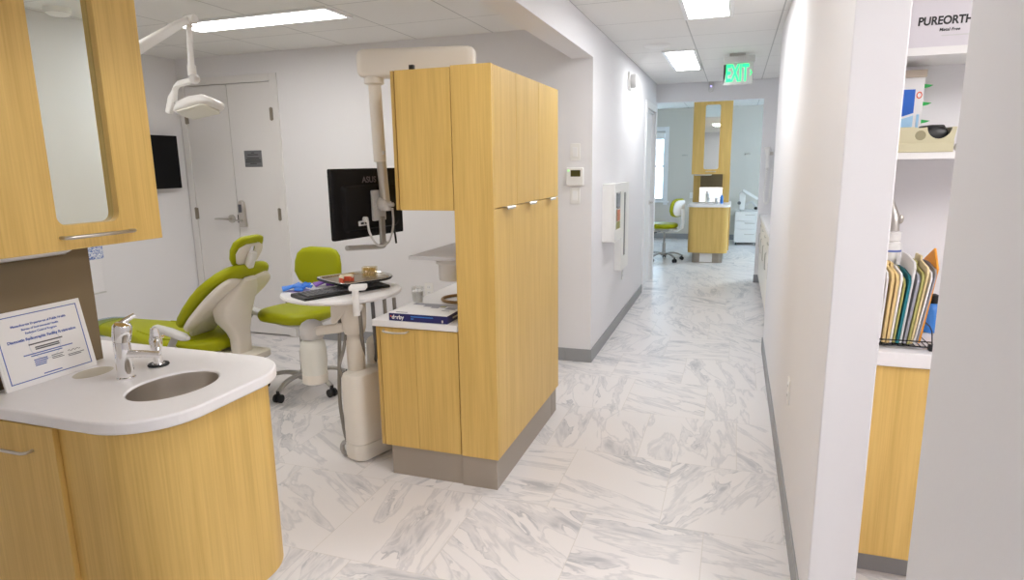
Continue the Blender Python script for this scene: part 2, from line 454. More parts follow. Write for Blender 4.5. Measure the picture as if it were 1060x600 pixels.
def window(name, wx0, wx1, z0, z1, Yp, axis):
    def B(mb, a0, a1, d0, d1, c0, c1):
        return mb.box(a0, a1, d0, d1, c0, c1) if axis == 'y' else mb.box(d0, d1, a0, a1, c0, c1)
    sgn = -1
    fr = MB(); t = .075
    for a0, a1, c0, c1 in ((wx0-t, wx0, z0-t, z1+t), (wx1, wx1+t, z0-t, z1+t), (wx0, wx1, z1, z1+t)):
        B(fr, a0, a1, Yp-.02, Yp+.005, c0, c1)
    o = struct(name, fr, M['trim'], bev=.003)
    B2 = MB(); B(B2, wx0-t-.03, wx1+t+.03, Yp-.06, Yp+.10, z0-.03, z0); obj('sill', B2, M['trim'], o, bev=.003)
    sa = MB(); zm = (z0+z1)/2
    for a0, a1, c0, c1 in ((wx0, wx0+.045, z0, z1), (wx1-.03, wx1, z0, z1), (wx0, wx1, z0, z0+.05), (wx0, wx1, z1-.05, z1), (wx0, wx1, zm-.016, zm+.016)):
        B(sa, a0, a1, Yp+.05, Yp+.085, c0, c1)
    obj('sash', sa, M['trim'], o, bev=.002)
    g = MB(); B(g, wx0+.02, wx1-.02, Yp+.064, Yp+.07, z0+.02, z1-.02); obj('pane', g, M['glass'], o)
    return o
w1 = window('window_1', WX0, WX1, WZ0, WZ1, FR_Y, 'y')
w2 = window('added_window', SW0, SW1, .8, 2.15, 2.3, 'x')  # added unseen window, brings bluish daylight to the end room's right side
# roller blind half drawn in the far window
t = thing('roller_blind', 'white roller blind drawn down over the far room window', 'blind', (-1.755, FR_Y+.03, 2.05))
obj('blind_roller', MB().cyl((WX0+.01, FR_Y+.03, 2.06), (WX1-.01, FR_Y+.03, 2.06), .022), M['white'], t)
obj('blind_cloth', MB().box(WX0+.02, WX1-.02, FR_Y+.026, FR_Y+.028, 1.93, 2.06), M['paper'], t)
# right side: hall wall, opening to the supply nook, near wall, alcove
struct('wall_hall_right', MB().box(XR, XR+.13, 1.957, 5.36, 0, ZC), M['wall'], bev=.004)
struct('wall_near_right', MB().box(XR, XR+.13, -3.0, 1.003, 0, ZC), M['wall'], bev=.004)
struct('lintel', MB().box(XR, XR+.13, 1.003, 1.957, 2.22, ZC), M['wall'])
struct('wall_nook_back', MB().box(XR+.13, 1.85, 2.80, 2.9, 0, ZC), M['wall'])
struct('wall_nook_side', MB().box(1.75, 1.85, -3.0, 2.80, 0, ZC), M['wall'])
struct('wall_alcove', MB().box(.95, 1.07, 5.36, 8.45, 0, ZC).box(XR+.13, .95, 5.36, 5.46, 0, ZC), M['wall'])
# baseboards
def baseb(name, x0, x1, y0, y1): 
    struct(name, MB().box(x0, x1, y0, y1, 0, .102), M['base'], bev=.003)
baseb('baseboard_hall_left', XL, XL+.009, YB-.009, HD0-.075)
baseb('baseboard_back', -1.18, XL, YB-.009, YB)
baseb('baseboard_back_bay', DX1+.08, -1.18, YB-.009, YB)
baseb('baseboard_hall_right', XR-.009, XR, 1.957, 5.36)
baseb('baseboard_hall_right_end', XR-.009, XR+.13, 5.36, 5.369)
baseb('baseboard_opening', XR-.009, XR+.13, 1.948, 1.957)
baseb('baseboard_near_right', XR-.009, XR, -3.0, 1.003)
baseb('baseboard_left', -4.73, -4.721, -3.0, YB)
baseb('baseboard_far', -3.0, 2.3, FR_Y-.009, FR_Y)
baseb('baseboard_far_right', XR-.004, XR+.14, 8.441, 8.45)
baseb('baseboard_rear', -4.73, 1.75, -3.0, -2.991)

# ------------------------------------------------------------------ ceiling lights
def ceiling_light(x0, x1, y0, y1, z, label, dif, name='ceiling_light'):
    t = thing(name, label, 'ceiling light', ((x0+x1)/2, (y0+y1)/2, z), group=None)
    out = rrect(x0, x1, y0, y1, 0); inn = rrect(x0+.028, x1-.028, y0+.028, y1-.028, 0)
    obj('frame', MB().hole_plate(out, inn, 'z', z-.014, z-.0005), M['trim'], t, bev=.002)
    obj('diffuser', MB().box(x0+.026, x1-.026, y0+.026, y1-.026, z-.010, z-.004), dif, t)
    return t
ceiling_light(-3.60, -2.37, 3.50, 3.80, ZC, 'long white ceiling panel light over the dental chair', M['panel'])
ceiling_light(-.375, -.065, 3.48, 4.72, ZC, 'hall ceiling panel light cut by the top edge of the photo', M['panel_h'])
ceiling_light(-.665, -.375, 5.97, 7.23, ZC, 'hall ceiling panel light farther off, left of the exit sign', M['panel_h'])
ceiling_light(-.665, -.375, 1.12, 2.36, ZC, 'hall ceiling panel light above the near end of the hall', M['panel_near'])
ceiling_light(-.10, .20, -2.1, -.86, ZC, 'added hall panel light behind the viewpoint, brightening the near right wall', M['panel_h'])  # added fill panel, lights the near right wall
ceiling_light(-3.60, -2.37, 1.68, 1.98, ZC, 'added bay panel light out of view above the near sink cabinet', M['panel'])  # added fill panel, set back so the sink cabinet's left side stays dark
ceiling_light(1.30, 1.70, .45, 1.65, ZC, 'added panel light out of view in the supply nook', M['panel_n'])  # added fill panel for the nook's back wall
ceiling_light(.55, 1.15, 8.75, 9.35, 2.5, 'added square panel light out of view in the end room', M['panel_f'])  # added fill panel, warms and brightens the end room walls
tag(obj('ceiling_speaker', MB().lathe([(.02, -.016), (.085, -.014), (.105, -.006), (.11, -.0005)], (-.67, 5.68, ZC)), M['white']), 'flat round white disc on the hall ceiling before the far panel light', 'speaker')
t = thing('smoke_detector', 'round white smoke detector on the hall ceiling near the right wall', 'smoke detector', (.10, 2.95, ZC))
obj('body', MB().lathe([(.02, -.045), (.05, -.043), (.066, -.03), (.072, -.0005)], (.10, 2.95, ZC)), M['white'], t)
obj('vent_ring', MB().lathe([(.060, -.032), (.0665, -.030), (.0665, -.026), (.060, -.024)], (.10, 2.95, ZC)), M['lgrey'], t)

# ------------------------------------------------------------------ exit sign
EY = 6.4
t = thing('exit_sign', 'green lit EXIT sign hanging from the hall ceiling', 'exit sign', (-.025, EY, ZC))
obj('mount', MB().box(-.105, .03, EY-.03, EY+.03, ZC-.022, ZC-.0005), M['grey'], t, bev=.003)
obj('housing', MB().box(-.155, .112, EY-.035, EY+.035, ZC-.082, ZC-.022), M['lgrey'], t, bev=.006)
p_ = obj('panel', MB().box(-.155, .100, EY-.004, EY+.004, 2.176, ZC-.082), M['exitpanel'], t, bev=.001)
text('lettering', 'EXIT', .205, M['exitgreen'], p_, frame((-.036, EY-.005, 2.270), (1, 0, 0), (0, 0, 1)), ext=.001, bold=.005, sx=.47)
text('lettering', 'EXIT', .205, M['exitgreen'], p_, frame((-.020, EY+.005, 2.270), (-1, 0, 0), (0, 0, 1)), ext=.001, bold=.005, sx=.47)
mm = MB().prism([(.072, 2.298), (.077, 2.302), (.092, 2.275), (.077, 2.248), (.072, 2.252), (.083, 2.275)], 'y', EY-.0055, EY-.004)
obj('arrow', mm, M['exitgreen'], p_)
obj('dark_chevron', MB().prism([(-.153, 2.355), (-.128, 2.355), (-.128, 2.30), (-.138, 2.25), (-.150, 2.185), (-.153, 2.185)], 'y', EY-.0055, EY-.004), M['black'], p_)

# sensor on the header, strobe on the left hall wall
t = thing('motion_sensor', 'small white sensor with a violet light on the header', 'sensor', (-.335, 8.45, 2.38))
obj('body', MB().prism(rrect(-.365, -.305, 2.325, 2.44, .012), 'y', 8.405, 8.449), M['lgrey'], t, bev=.004)
obj('led', MB().ball((-.335, 8.404, 2.385), .009, .004, .009), M['led'], t)
t = thing('alarm_strobe', 'round white alarm strobe high on the left hall wall', 'alarm', (XL, 6.24, 2.24))
obj('back_plate', MB().prism(rrect(6.17, 6.31, 2.16, 2.32, .03), 'x', XL, XL+.022), M['white'], t, bev=.005)
mm = MB().lathe([(.062, 0), (.064, .03), (.055, .05), (.03, .058), (.003, .06)]).rot(Matrix.Rotation(PI/2, 4, 'Y')).shift((XL+.02, 6.24, 2.24))
obj('lens', mm, M['lgrey'], t)

# ------------------------------------------------------------------ switches, thermostat, sockets on the walls
def wswitch(x, z, label):
    t = thing('light_switch', label, 'light switch', (x, YB, z))
    obj('plate', MB().prism(rrect(x-.037, x+.037, z-.06, z+.06, .006), 'y', YB-.006, YB), M['white'], t, bev=.002)
    obj('rocker', MB().prism([(YB-.006, z-.034), (YB-.013, z-.034), (YB-.008, z+.034), (YB-.006, z+.034)], 'x', x-.017, x+.017), M['trim'], t, bev=.001)
wswitch(-1.110, 1.580, 'white rocker light switch above the thermostat')
wswitch(-1.110, 1.265, 'white rocker light switch below the thermostat')
t = thing('thermostat', 'white thermostat with a dark display on the wall end', 'thermostat', (-1.110, YB, 1.404))
obj('case', MB().prism(rrect(-1.172, -1.046, 1.340, 1.468, .008), 'y', YB-.026, YB), M['white'], t, bev=.004)
obj('display', MB().prism(rrect(-1.138, -1.066, 1.404, 1.450, .003), 'y', YB-.028, YB-.025), M['lcd'], t)
obj('green_light', MB().ball((-1.155, YB-.026, 1.447), .008, .003, .006), M['greenled'], t)
def outlet(loc, axis, label, s=1):
    t = thing('wall_outlet', label, 'outlet', loc); x, y, z = loc
    if axis == 'y':
        obj('plate', MB().prism(rrect(x-.037, x+.037, z-.058, z+.058, .006), 'y', y-.006*s, y), M['white'], t, bev=.002)
        for k in (-1, 1):
            f = obj('socket', MB().prism(rrect(x-.017, x+.017, z+k*.022-.015, z+k*.022+.015, .007), 'y', y-.008*s, y-.005*s), M['trim'], t)
            obj('slots', MB().box(x-.008, x-.006, y-.0085*s, y-.007*s, z+k*.022-.005, z+k*.022+.006).box(x+.006, x+.008, y-.0085*s, y-.007*s, z+k*.022-.005, z+k*.022+.006), M['dgrey'], f)
    else:
        obj('plate', MB().prism(rrect(y-.037, y+.037, z-.058, z+.058, .006), 'x', x, x+.006*s), M['white'], t, bev=.002)
        for k in (-1, 1):
            f = obj('socket', MB().prism(rrect(y-.017, y+.017, z+k*.022-.015, z+k*.022+.015, .007), 'x', x+.005*s, x+.008*s), M['trim'], t)
            obj('slots', MB().box(x+.007*s, x+.0085*s, y-.008, y-.006, z+k*.022-.005, z+k*.022+.006).box(x+.007*s, x+.0085*s, y+.006, y+.008, z+k*.022-.005, z+k*.022+.006), M['dgrey'], f)
outlet((-2.33, YB, .50), 'y', 'white wall outlet on the back wall behind the low cabinet')
outlet((XR, 2.94, .50), 'x', 'white wall outlet low on the right hall wall', -1)
outlet((XL, 6.06, .46), 'x', 'white wall outlet low on the left hall wall under the wall boxes')

# brochure box and slim box on the left hall wall
BX = XL+.10
t = thing('brochure_box', 'deep white wall box with a window showing coloured leaflets', 'wall box', (XL, 5.21, .88))
obj('shell', MB().box(XL, BX-.012, 5.03, 5.40, .88, 1.335), M['white'], t, bev=.004)
o1, i1 = pair_loops(rrect(5.028, 5.402, .878, 1.337, .004), rrect(5.10, 5.34, .965, 1.265, .004), (5.215, 1.11))
fd = obj('door', MB().hole_plate(o1, i1, 'x', BX-.012, BX), M['white'], t, bev=.002)
obj('pane', MB().box(BX-.006, BX-.004, 5.095, 5.345, .96, 1.27), M['acryl'], fd)
for (y0, y1, z0, z1, mk) in ((5.105, 5.215, 1.14, 1.26, 'dgrey'), (5.22, 5.335, 1.13, 1.25, 'greyf'), (5.105, 5.215, 1.03, 1.13, 'leather'), (5.22, 5.335, 1.03, 1.12, 'red'), (5.105, 5.335, .968, 1.025, 'olive')):
    obj('leaflet', MB().box(BX-.0115, BX-.008, y0, y1, z0, z1), M[mk], t)
t = thing('slim_wall_box', 'tall slim white wall box beside the leaflet box', 'wall box', (XL, 5.77, .56))
BX2 = XL+.066
obj('shell', MB().box(XL, BX2-.01, 5.59, 5.96, .56, 1.325), M['white'], t, bev=.004)
o1, i1 = pair_loops(rrect(5.588, 5.962, .558, 1.327, .004), rrect(5.70, 5.80, .68, 1.24, .004), (5.75, .96))
obj('door', MB().hole_plate(o1, i1, 'x', BX2-.01, BX2), M['white'], t, bev=.002)
obj('dark_slot', MB().box(BX2-.0095, BX2-.006, 5.695, 5.805, .675, 1.245), M['dgrey'], t)

# hall side door leaf
t = thing('hall_door', 'white door in the left hall wall beside the end room opening', 'door', (XL-.06, 7.94, 0))
obj('leaf', MB().box(XL-.075, XL-.035, HD0+.022, HD1-.022, .008, HDZ-.022), M['door'], t, bev=.003)
for z in (.35, 1.16, 1.85):
    obj('hinge', MB().box(XL-.036, XL+.002, HD0+.0205, HD0+.034, z-.05, z+.05).cyl((XL-.001, HD0+.02, z-.05), (XL-.001, HD0+.02, z+.05), .007), M['hinge'], t)
mm = MB().cyl((XL-.035, 8.26, 1.0), (XL+.012, 8.26, 1.0), .011).cyl((XL-.035, 8.26, 1.0), (XL-.028, 8.26, 1.0), .03).tube([(XL+.008, 8.26, 1.0), (XL+.010, 8.2, 1.0), (XL+.008, 8.13, 1.0)], .008)
obj('handle', mm, M['nickel'], t)

# ------------------------------------------------------------------ double doors at the back of the bay
m = MB()
for x0, x1, z0, z1 in ((DX0-.055, DX0+.012, 0, DZ+.05), (DX1-.012, DX1+.06, 0, DZ+.05), (DX0+.012, DX1-.012, DZ-.012, DZ+.05)):
    m.box(x0, x1, YB-.014, YB+.02, z0, z1)
struct('trim_2', m, M['door'], bev=.003)
XM = -4.192
def leaf(name, x0, x1, label, hx, side):
    t = thing(name, label, 'door', ((x0+x1)/2, YB+.03, 0))
    obj('leaf', MB().box(x0, x1, YB-.004, YB+.036, .012, DZ-.016), M['door'], t, bev=.002)
    for z in (.28, 1.10, 1.945):
        obj('hinge', MB().box(hx-.016, hx+.016, YB-.018, YB-.003, z-.05, z+.05).cyl((hx, YB-.018, z-.055), (hx, YB-.018, z+.055), .006), M['hinge'], t)
    return t
dl = leaf('closet_door', DX0+.015, XM-.0035, 'left white closet door with a round lever handle', DX0+.012, -1)
dr = leaf('closet_door', XM+.0035, DX1-.015, 'right white closet door with keypad lock and plaque', DX1-.012, 1)
yf = YB-.004
mm = MB().cyl((-4.262, yf, 1.055), (-4.262, yf-.012, 1.055), .036).cyl((-4.262, yf-.01, 1.055), (-4.262, yf-.052, 1.055), .012)
mm.tube([(-4.262, yf-.05, 1.055), (-4.30, yf-.054, 1.055), (-4.36, yf-.052, 1.056), (-4.41, yf-.05, 1.055)], [.011, .009, .008, .007])
obj('lever_handle', mm, M['nickel'], dl)
kl = obj('keypad_lock', MB().prism([(-4.166, .985), (-4.092, .985), (-4.098, 1.17), (-4.106, 1.205), (-4.125, 1.22), (-4.15, 1.215), (-4.163, 1.19)], 'y', yf-.032, yf), M['nickel'], dr, bev=.006)
obj('key_pad', MB().box(-4.155, -4.122, yf-.035, yf-.031, 1.115, 1.185), M['dgrey'], kl)
obj('turn_lever', MB().cyl((-4.13, yf-.03, 1.045), (-4.13, yf-.05, 1.045), .012).tube([(-4.13, yf-.048, 1.045), (-4.165, yf-.05, 1.045), (-4.195, yf-.048, 1.045)], .007), M['nickel'], kl)
obj('latch', MB().box(-4.196, -4.182, yf-.006, yf+.002, 1.02, 1.09), M['black'], dr)
pq = obj('plaque', MB().box(-4.062, -3.878, yf-.004, yf, 1.508, 1.648), M['plaque'], dr, bev=.002)
mm = MB()
for z, w in ((1.628, .035), (1.612, .11), (1.583, .13), (1.568, .16), (1.553, .165), (1.537, .07)):
    mm.box(-3.97-w/2, -3.97+w/2, yf-.0046, yf-.0035, z-.0028, z+.0028)
obj('engraved_lines', mm, M['ink'], pq)

# TV on the left wall
t = thing('wall_tv', 'black flat screen TV mounted on the left wall beside the closet', 'tv', (-4.73, 4.18, 1.345))
obj('casing', MB().box(-4.695, -4.652, 3.78, 4.50, 1.335, 1.785), M['blackmat'], t, bev=.004)
obj('screen', MB().box(-4.653, -4.650, 3.792, 4.488, 1.352, 1.773), M['screen'], t)
obj('bracket', MB().box(-4.73, -4.693, 4.05, 4.30, 1.48, 1.66), M['dgrey'], t)

# dispenser and tissue box on the left wall
t = thing('paper_dispenser', 'white wall dispenser on the left wall below the patterned tissue box', 'dispenser', (-4.73, 3.56, .55))
obj('case', MB().prism(rrect(3.33, 3.60, .575, .83, .015), 'x', -4.73, -4.60), M['wall'], t, bev=.006)
obj('lower_lip', MB().box(-4.73, -4.592, 3.33, 3.60, .565, .576), M['lgrey'], t, bev=.003)
tag(obj('tissue_box', MB().box(-4.72, -4.605, 3.35, 3.625, .8305, .95), M['tissue'], bev=.004), 'blue and white patterned tissue box on top of the white wall dispenser', 'tissue box')

# ------------------------------------------------------------------ sink cabinets with a mirror door (local frame: front faces -y)
def sink_cabinet(loc, rz, label, kz, posts, px0, px1, ux, uy0, uz0, handle_x, cr):
    """front rounded sink base, upper mirror cabinet on a panel; local x across, y depth, counter top z = .87"""
    t = thing('sink_cabinet', label, 'sink cabinet', loc, rz)
    W = .305; ZT = .87; D = .98
    bo = rrect(-W+.022, W-.022, .028, D-.02, [cr-.015, cr-.015, .01, .01], 12)
    bb = MB().loft([[(x, y, kz) for x, y in bo], [(x, y, ZT-.035) for x, y in bo]], cap=False); bb.f.append(tuple(range(len(bo)-1, -1, -1)))
    obj('base_body', bb, M['wood'], t, world=False, ang=25)
    ko = rrect(-W+.085, W-.085, .10, D-.05, [cr*.6, cr*.6, .01, .01], 10)
    obj('kick_plate', MB().prism(ko, 'z', .0, kz+.004), M['kick'], t, world=False, ang=25)
    sc = (-.012, .212)
    ell = [(sc[0]+.140*math.cos(2*PI*i/64), sc[1]+.104*math.sin(2*PI*i/64)) for i in range(64)]
    o, i = pair_loops(rrect(-W, W, 0, D, [cr, cr, .012, .012], 12), ell, sc, 96)
    obj('countertop', MB().hole_plate(o, i, 'z', ZT-.035, ZT), M['counter'], t, world=False, bev=.006, seg=3, ang=35)
    prof = [(1.003, -.007), (.992, -.0055), (.985, -.010), (.97, -.05), (.88, -.105), (.7, -.13), (.35, -.137), (.12, -.139), (.11, -.145)]
    sink = MB()
    sink.loft([[(sc[0]+.140*k*math.cos(2*PI*j/64), sc[1]+.104*k*math.sin(2*PI*j/64), ZT+z) for j in range(64)] for k, z in prof], cap=False)
    sb = obj('sink_basin', sink, M['steel'], t, world=False, ang=60)
    obj('drain', MB().lathe([(.004, -.1385), (.016, -.137), (.020, -.1385)], (sc[0], sc[1], ZT)), M['chrome'], sb, world=False)
    # door with bar handle on each long side
    for s, nm in ((-1, 'door'), (1, 'door')):
        xs = s*(W-.022)
        d = obj(nm, MB().box(min(xs, xs+s*.016), max(xs, xs+s*.016), .335, .95, kz+.006, ZT-.040), M['wood'], t, world=False, bev=.0015)
        hx = xs+s*.016
        h = bar_handle(MB(), (hx, .42, .758), (hx, .63, .758), (s, 0, 0), .0045, .026)
        obj('handle', h, M['nickel'], d, world=False)
    # panel and upper cabinet
    pw = obj('back_panel', MB().box(px0, px1, .665, .70, ZT, uz0+.02), M['taupe'], t, world=False, bev=.002)
    if posts:
        for s in (-1, 1):
            a, b = sorted((s*.165, s*ux))
            obj('side_post', MB().box(a, b, .66, .84, ZT, uz0+.02), M['wood'], t, world=False, bev=.002)
    y0 = uy0
    obj('upper_body', MB().box(-ux+.004, ux-.004, y0+.026, y0+.36, uz0+.004, 2.425), M['wood'], t, world=False, bev=.002)
    h0, h1 = (-.078, .124) if not posts else (-.105, .105)
    o, i = pair_loops(rrect(-ux, ux, uz0, 2.42, .001), rrect(h0, h1, uz0+.072, 2.30, .03), ((h0+h1)/2, 1.8), 48)
    dr = obj('mirror_door', MB().hole_plate(o, i, 'y', y0, y0+.024), M['wood'], t, world=False, bev=.002)
    obj('mirror', MB().box(h0-.01, h1+.01, y0+.0235, y0+.0255, uz0+.06, 2.31), M['mirror'], dr, world=False)
    if handle_x:
        h = bar_handle(MB(), (handle_x[0], y0, uz0+.038), (handle_x[1], y0, uz0+.038), (0, -1, 0), .0055, .03, 12)
        obj('handle', h, M['nickel'], dr, world=False)
    obj('dispenser_cover', MB().loft([[(x, y, z) for x, y in rrect(-.24+q, .02-q, y0+.06+q, y0+.15-q, .04, 6)] for z, q in ((uz0+.006, 0), (uz0-.010, .002), (uz0-.018, .012), (uz0-.021, .03))]), M['white'], t, world=False)
    return t

near = sink_cabinet((-1.345, 1.405, 0), PI/2, 'near wood sink cabinet with mirror door, cut by the left edge', .19, False, -.36, .125, .277, .505, 1.27, (-.075, .155), .19)
obj('waste_chute', MB().lathe([(.001, .0012), (.8, .0012), (.93, .0022), (1.0, .0002)], (.0, .555, .87), 40, .062, .045), M['chute'], near, world=False)
far = sink_cabinet((-.355, 9.88, 0), 0, 'far wood sink cabinet with mirror door in the end room', .155, True, -.165, .165, .27, .13, 1.31, (-.07, .07), .11)
obj('kick_notice', MB().box(-.105, .075, .095, .0995, .01, .14), M['paper'], far, world=False)
for z in (1.45, 1.95, .75, .45, .25):
    obj('side_pull', MB().box(.271 if z > 1 else .302, .283 if z > 1 else .312, .30, .36, z-.012, z+.012), M['nickel'], far, world=False, bev=.002)

def faucet(loc, rz, label):
    t = thing('faucet', label, 'faucet', loc, rz)
    obj('body', MB().lathe([(.027, 0), (.027, .004), (.0235, .008), (.0235, .118), (.020, .122)], (0, 0, 0)), M['chrome'], t, world=False)
    mm = MB().lathe([(.012, 0), (.026, .002), (.027, .02), (.027, .046), (.022, .054), (.004, .056)]).rot(Matrix.Rotation(math.radians(14), 4, 'X')).shift((0, 0, .12))
    obj('lever_cap', mm, M['chrome'], t, world=False)
    obj('lever', MB().tube([(.004, .004, .168), (.022, -.002, .178), (.046, -.012, .190)], [.010, .009, .007]), M['chrome'], t, world=False)
    obj('spout', MB().tube([(0, -.012, .078), (.022, -.055, .076), (.044, -.098, .070)], [.0125, .0115, .0115]).cyl((.040, -.092, .070), (.040, -.092, .052), .010), M['chrome'], t, world=False)
    v = obj('cup_filler', MB().lathe([(.03, 0), (.03, .004), (.016, .008), (.013, .05), (.018, .06), (.020, .085), (.016, .1), (.012, .125), (.004, .128)], (.13, .012, 0)), M['chrome'], t, world=False)
    obj('filler_spout', MB().tube([(.13, .012, .09), (.105, -.02, .092), (.082, -.045, .088), (.075, -.055, .07)], [.012, .011, .009, .008]).cyl((.13, .012, .09), (.165, .02, .09), .007), M['chrome'], v, world=False)
    obj('rubber_ring', MB().lathe([(.031, 0.0002), (.033, .003), (.031, .007), (.028, .007)], (.13, .012, 0)), M['black'], v, world=False)
    return t
faucet((-1.748, 1.395, .87), PI/2, 'chrome lever faucet behind the near oval sink')
faucet((-.40, 10.30, .87), 0, 'chrome faucet on the far sink cabinet')

def certificate(loc, rz, label, full, w=.335, h=.255, tilt=13):
    t = bpy.data.objects.new('framed_certificate', None); COL.objects.link(t)
    tag(t, label, 'certificate'); t.location = loc
    t.rotation_euler = (math.radians(-tilt), 0, rz)
    obj('acrylic_frame', MB().box(-w/2, w/2, 0, .008, 0, h), M['paper'] if full else M['white'], t, world=False, bev=.0015)
    p = obj('sheet', MB().box(-w/2+.008, w/2-.008, -.0008, .0005, .008, h-.007), M['paper'], t, world=False)
    o, i = rrect(-w/2+.016, w/2-.016, .016, h-.014, 0), rrect(-w/2+.0188, w/2-.0188, .0188, h-.0168, 0)
    obj('blue_border', MB().hole_plate(o, i, 'y', -.0014, -.0008), M['blueink'], p, world=False)
    F = lambda x, z: frame((x, -.0011, z), (1, 0, 0), (0, 0, 1))
    if full:
        text('text', 'Massachusetts Department of Public Health', .0094, M['blueink'], p, F(0, h*.80), bold=.0003)
        text('text', 'Bureau of Environmental Health', .0086, M['blueink'], p, F(0, h*.74), bold=.0002)
        text('text', 'Radiation Control Program', .0086, M['blueink'], p, F(0, h*.685), bold=.0002)
        text('text', 'Diagnostic Radiographic Facility Registration', .0116, M['blueink'], p, F(0, h*.605), bold=.0004)
        ln = MB()
        for z, x0, x1 in ((.525, -.048, .055), (.475, -.032, .042), (.45, -.032, .042)):
            ln.box(x0, x1, -.0013, -.0008, h*z-.002, h*z+.002)
        obj('print_lines', ln, M['dgrey'], p, world=False)
        ln = MB()
        for z, x0, x1 in ((.40, -.07, .08), (.372, -.05, .045), (.315, -.045, -.005), (.29, -.045, -.005), (.265, -.045, -.01), (.24, -.045, -.012), (.11, -.028, .028)):
            ln.box(x0, x1, -.0013, -.0008, h*z-.0016, h*z+.0016)
        obj('blue_lines', ln, M['blueink'], p, world=False)
        ln = MB()
        for z, x0, x1 in ((.315, .008, .045), (.29, .008, .04), (.27, .008, .045), (.265, .058, .11), (.245, .058, .10)):
            ln.box(x0, x1, -.0013, -.0008, h*z-.0010, h*z+.0010)
        ln.tube([(.060+.0045*k, -.001, h*(.315+.012*math.sin(k*2.1))) for k in range(10)], .0007, 6)
        obj('signature_lines', ln, M['dgrey'], p, world=False)
        obj('seal', MB().hole_plate([(.0+.048*math.cos(a*PI/24), h*.5+.048*math.sin(a*PI/24)) for a in range(48)], [(.0+.0455*math.cos(a*PI/24), h*.5+.0455*math.sin(a*PI/24)) for a in range(48)], 'y', -.001, -.0006), M['ltgrey_seal'], p, world=False)
    return t
M['ltgrey_seal'] = mat('pale_blue_seal', (.70, .73, .76), .6)
certificate((-1.960, 1.327, .8705), PI/2, 'white certificate with blue border leaning on the taupe panel', True, .283, .228, 11)
c2 = thing('display_stand', 'shiny acrylic display sheet leaning behind the far faucet', 'display', (-.355, 10.44, .8705))
c2.rotation_euler = (math.radians(-9), 0, 0)
obj('sheet', MB().box(-.17, .17, 0, .006, 0, .235), M['silver'], c2, world=False, bev=.001)
obj('foot', MB().box(-.17, .17, -.05, .002, 0, .005), M['silver'], c2, world=False, bev=.001)
t = thing('soap_bottle', 'small blue bottle at the right of the far sink', 'bottle', (-.185, 10.22, .87))
obj('bottle', MB().lathe([(.02, 0), (.024, .003), (.024, .10), (.012, .12), (.010, .13)]), M['bluebot'], t, world=False)
obj('cap', MB().lathe([(.012, .13), (.012, .15), (.003, .152)]), M['white'], t, world=False)

# ------------------------------------------------------------------ divider: tall cabinet, overhead cabinet, low cabinet
YF, YBK = 2.585, 3.655
TX0, TX1 = -1.160, -.975
t = thing('tall_cabinet', 'tall wood cabinet with three upper doors facing the hall', 'cabinet', (-1.07, 3.12, 0))
obj('body', MB().box(TX0, TX1-.018, YF+.002, YBK-.002, .155, 1.904), M['wood'], t, bev=.0015)
obj('kick_plate', MB().box(TX0, XL, YF+.004, 3.532, 0, .156).box(TX0, XL, 3.538, YBK-.02, 0, .156), M['kick'], t, bev=.001)
obj('front_edge', MB().box(TX0+.002, TX1, YF-.003, YF+.014, .153, 1.910), M['wood'], t, bev=.001)
obj('lower_panel', MB().box(TX1-.018, TX1, YF+.016, YBK, .153, 1.309), M['wood'], t, bev=.0015)
ys = [YF+.016, 2.905, 3.270, YBK]
for a, b in zip(ys[:-1], ys[1:]):
    d = obj('upper_door', MB().box(TX1-.018, TX1, a+.0015, b-.0015, 1.314, 1.908), M['wood'], t, bev=.0015)
    yc = (a+b)/2
    mm = MB().prism([(TX1-.002, 1.3145), (TX1+.022, 1.3145), (TX1+.026, 1.310), (TX1+.026, 1.302), (TX1+.0235, 1.302), (TX1+.0235, 1.309), (TX1+.021, 1.3118), (TX1-.002, 1.3118)], 'y', yc-.055, yc+.055)
    obj('handle', mm, M['nickel'], d)
t = thing('overhead_cabinet', 'wood overhead cabinet on the left of the tall cabinet', 'cabinet', (-1.30, 3.12, 1.303))
obj('body', MB().box(-1.430, TX0-.001, YF+.012, YBK, 1.305, 1.902), M['wood'], t, bev=.0015)
obj('front_panel', MB().box(-1.424, TX0-.002, YF-.002, YF+.012, 1.303, 1.905), M['wood'], t, bev=.0015)
obj('door_edge', MB().box(-1.4475, -1.4315, YF+.004, 3.11, 1.303, 1.905).box(-1.4475, -1.4315, 3.115, YBK, 1.303, 1.905), M['wood_in'], t, bev=.0015)
t = thing('low_cabinet', 'low wood cabinet with curved handle left of the tall cabinet', 'cabinet', (-1.37, 3.12, 0))
obj('body', MB().box(-1.570, TX0-.002, YF+.02, YBK, .155, .754), M['wood'], t, bev=.0015)
obj('side_panel', MB().box(-1.590, -1.571, YF+.004, YBK, .153, .754), M['wood_in'], t, bev=.0015)
obj('kick_plate', MB().box(-1.540, TX0-.001, YF+.012, YBK-.03, 0, .156), M['kick'], t, bev=.001)
obj('door_panel', MB().box(-1.3805, TX0-.004, YF, YF+.019, .154, .750), M['wood'], t, bev=.0008)
d = obj('door', MB().box(-1.566, -1.3815, YF, YF+.019, .154, .750), M['wood'], t, bev=.0008)
mm = MB().tube(bez([(-1.545, YF+.002, .738), (-1.535, YF-.020, .735), (-1.48, YF-.028, .733), (-1.425, YF-.020, .735), (-1.415, YF+.002, .738)], 8), .005, 10)
obj('handle', mm, M['nickel'], d)
tag(obj('worktop', MB().prism(rrect(-1.605, TX0-.001, YF-.008, YBK+.01, [.008, .001, .001, .008], 4), 'z', .755, .785), M['counter'], bev=.003), 'white worktop slab lying on the low wood cabinet', 'worktop')
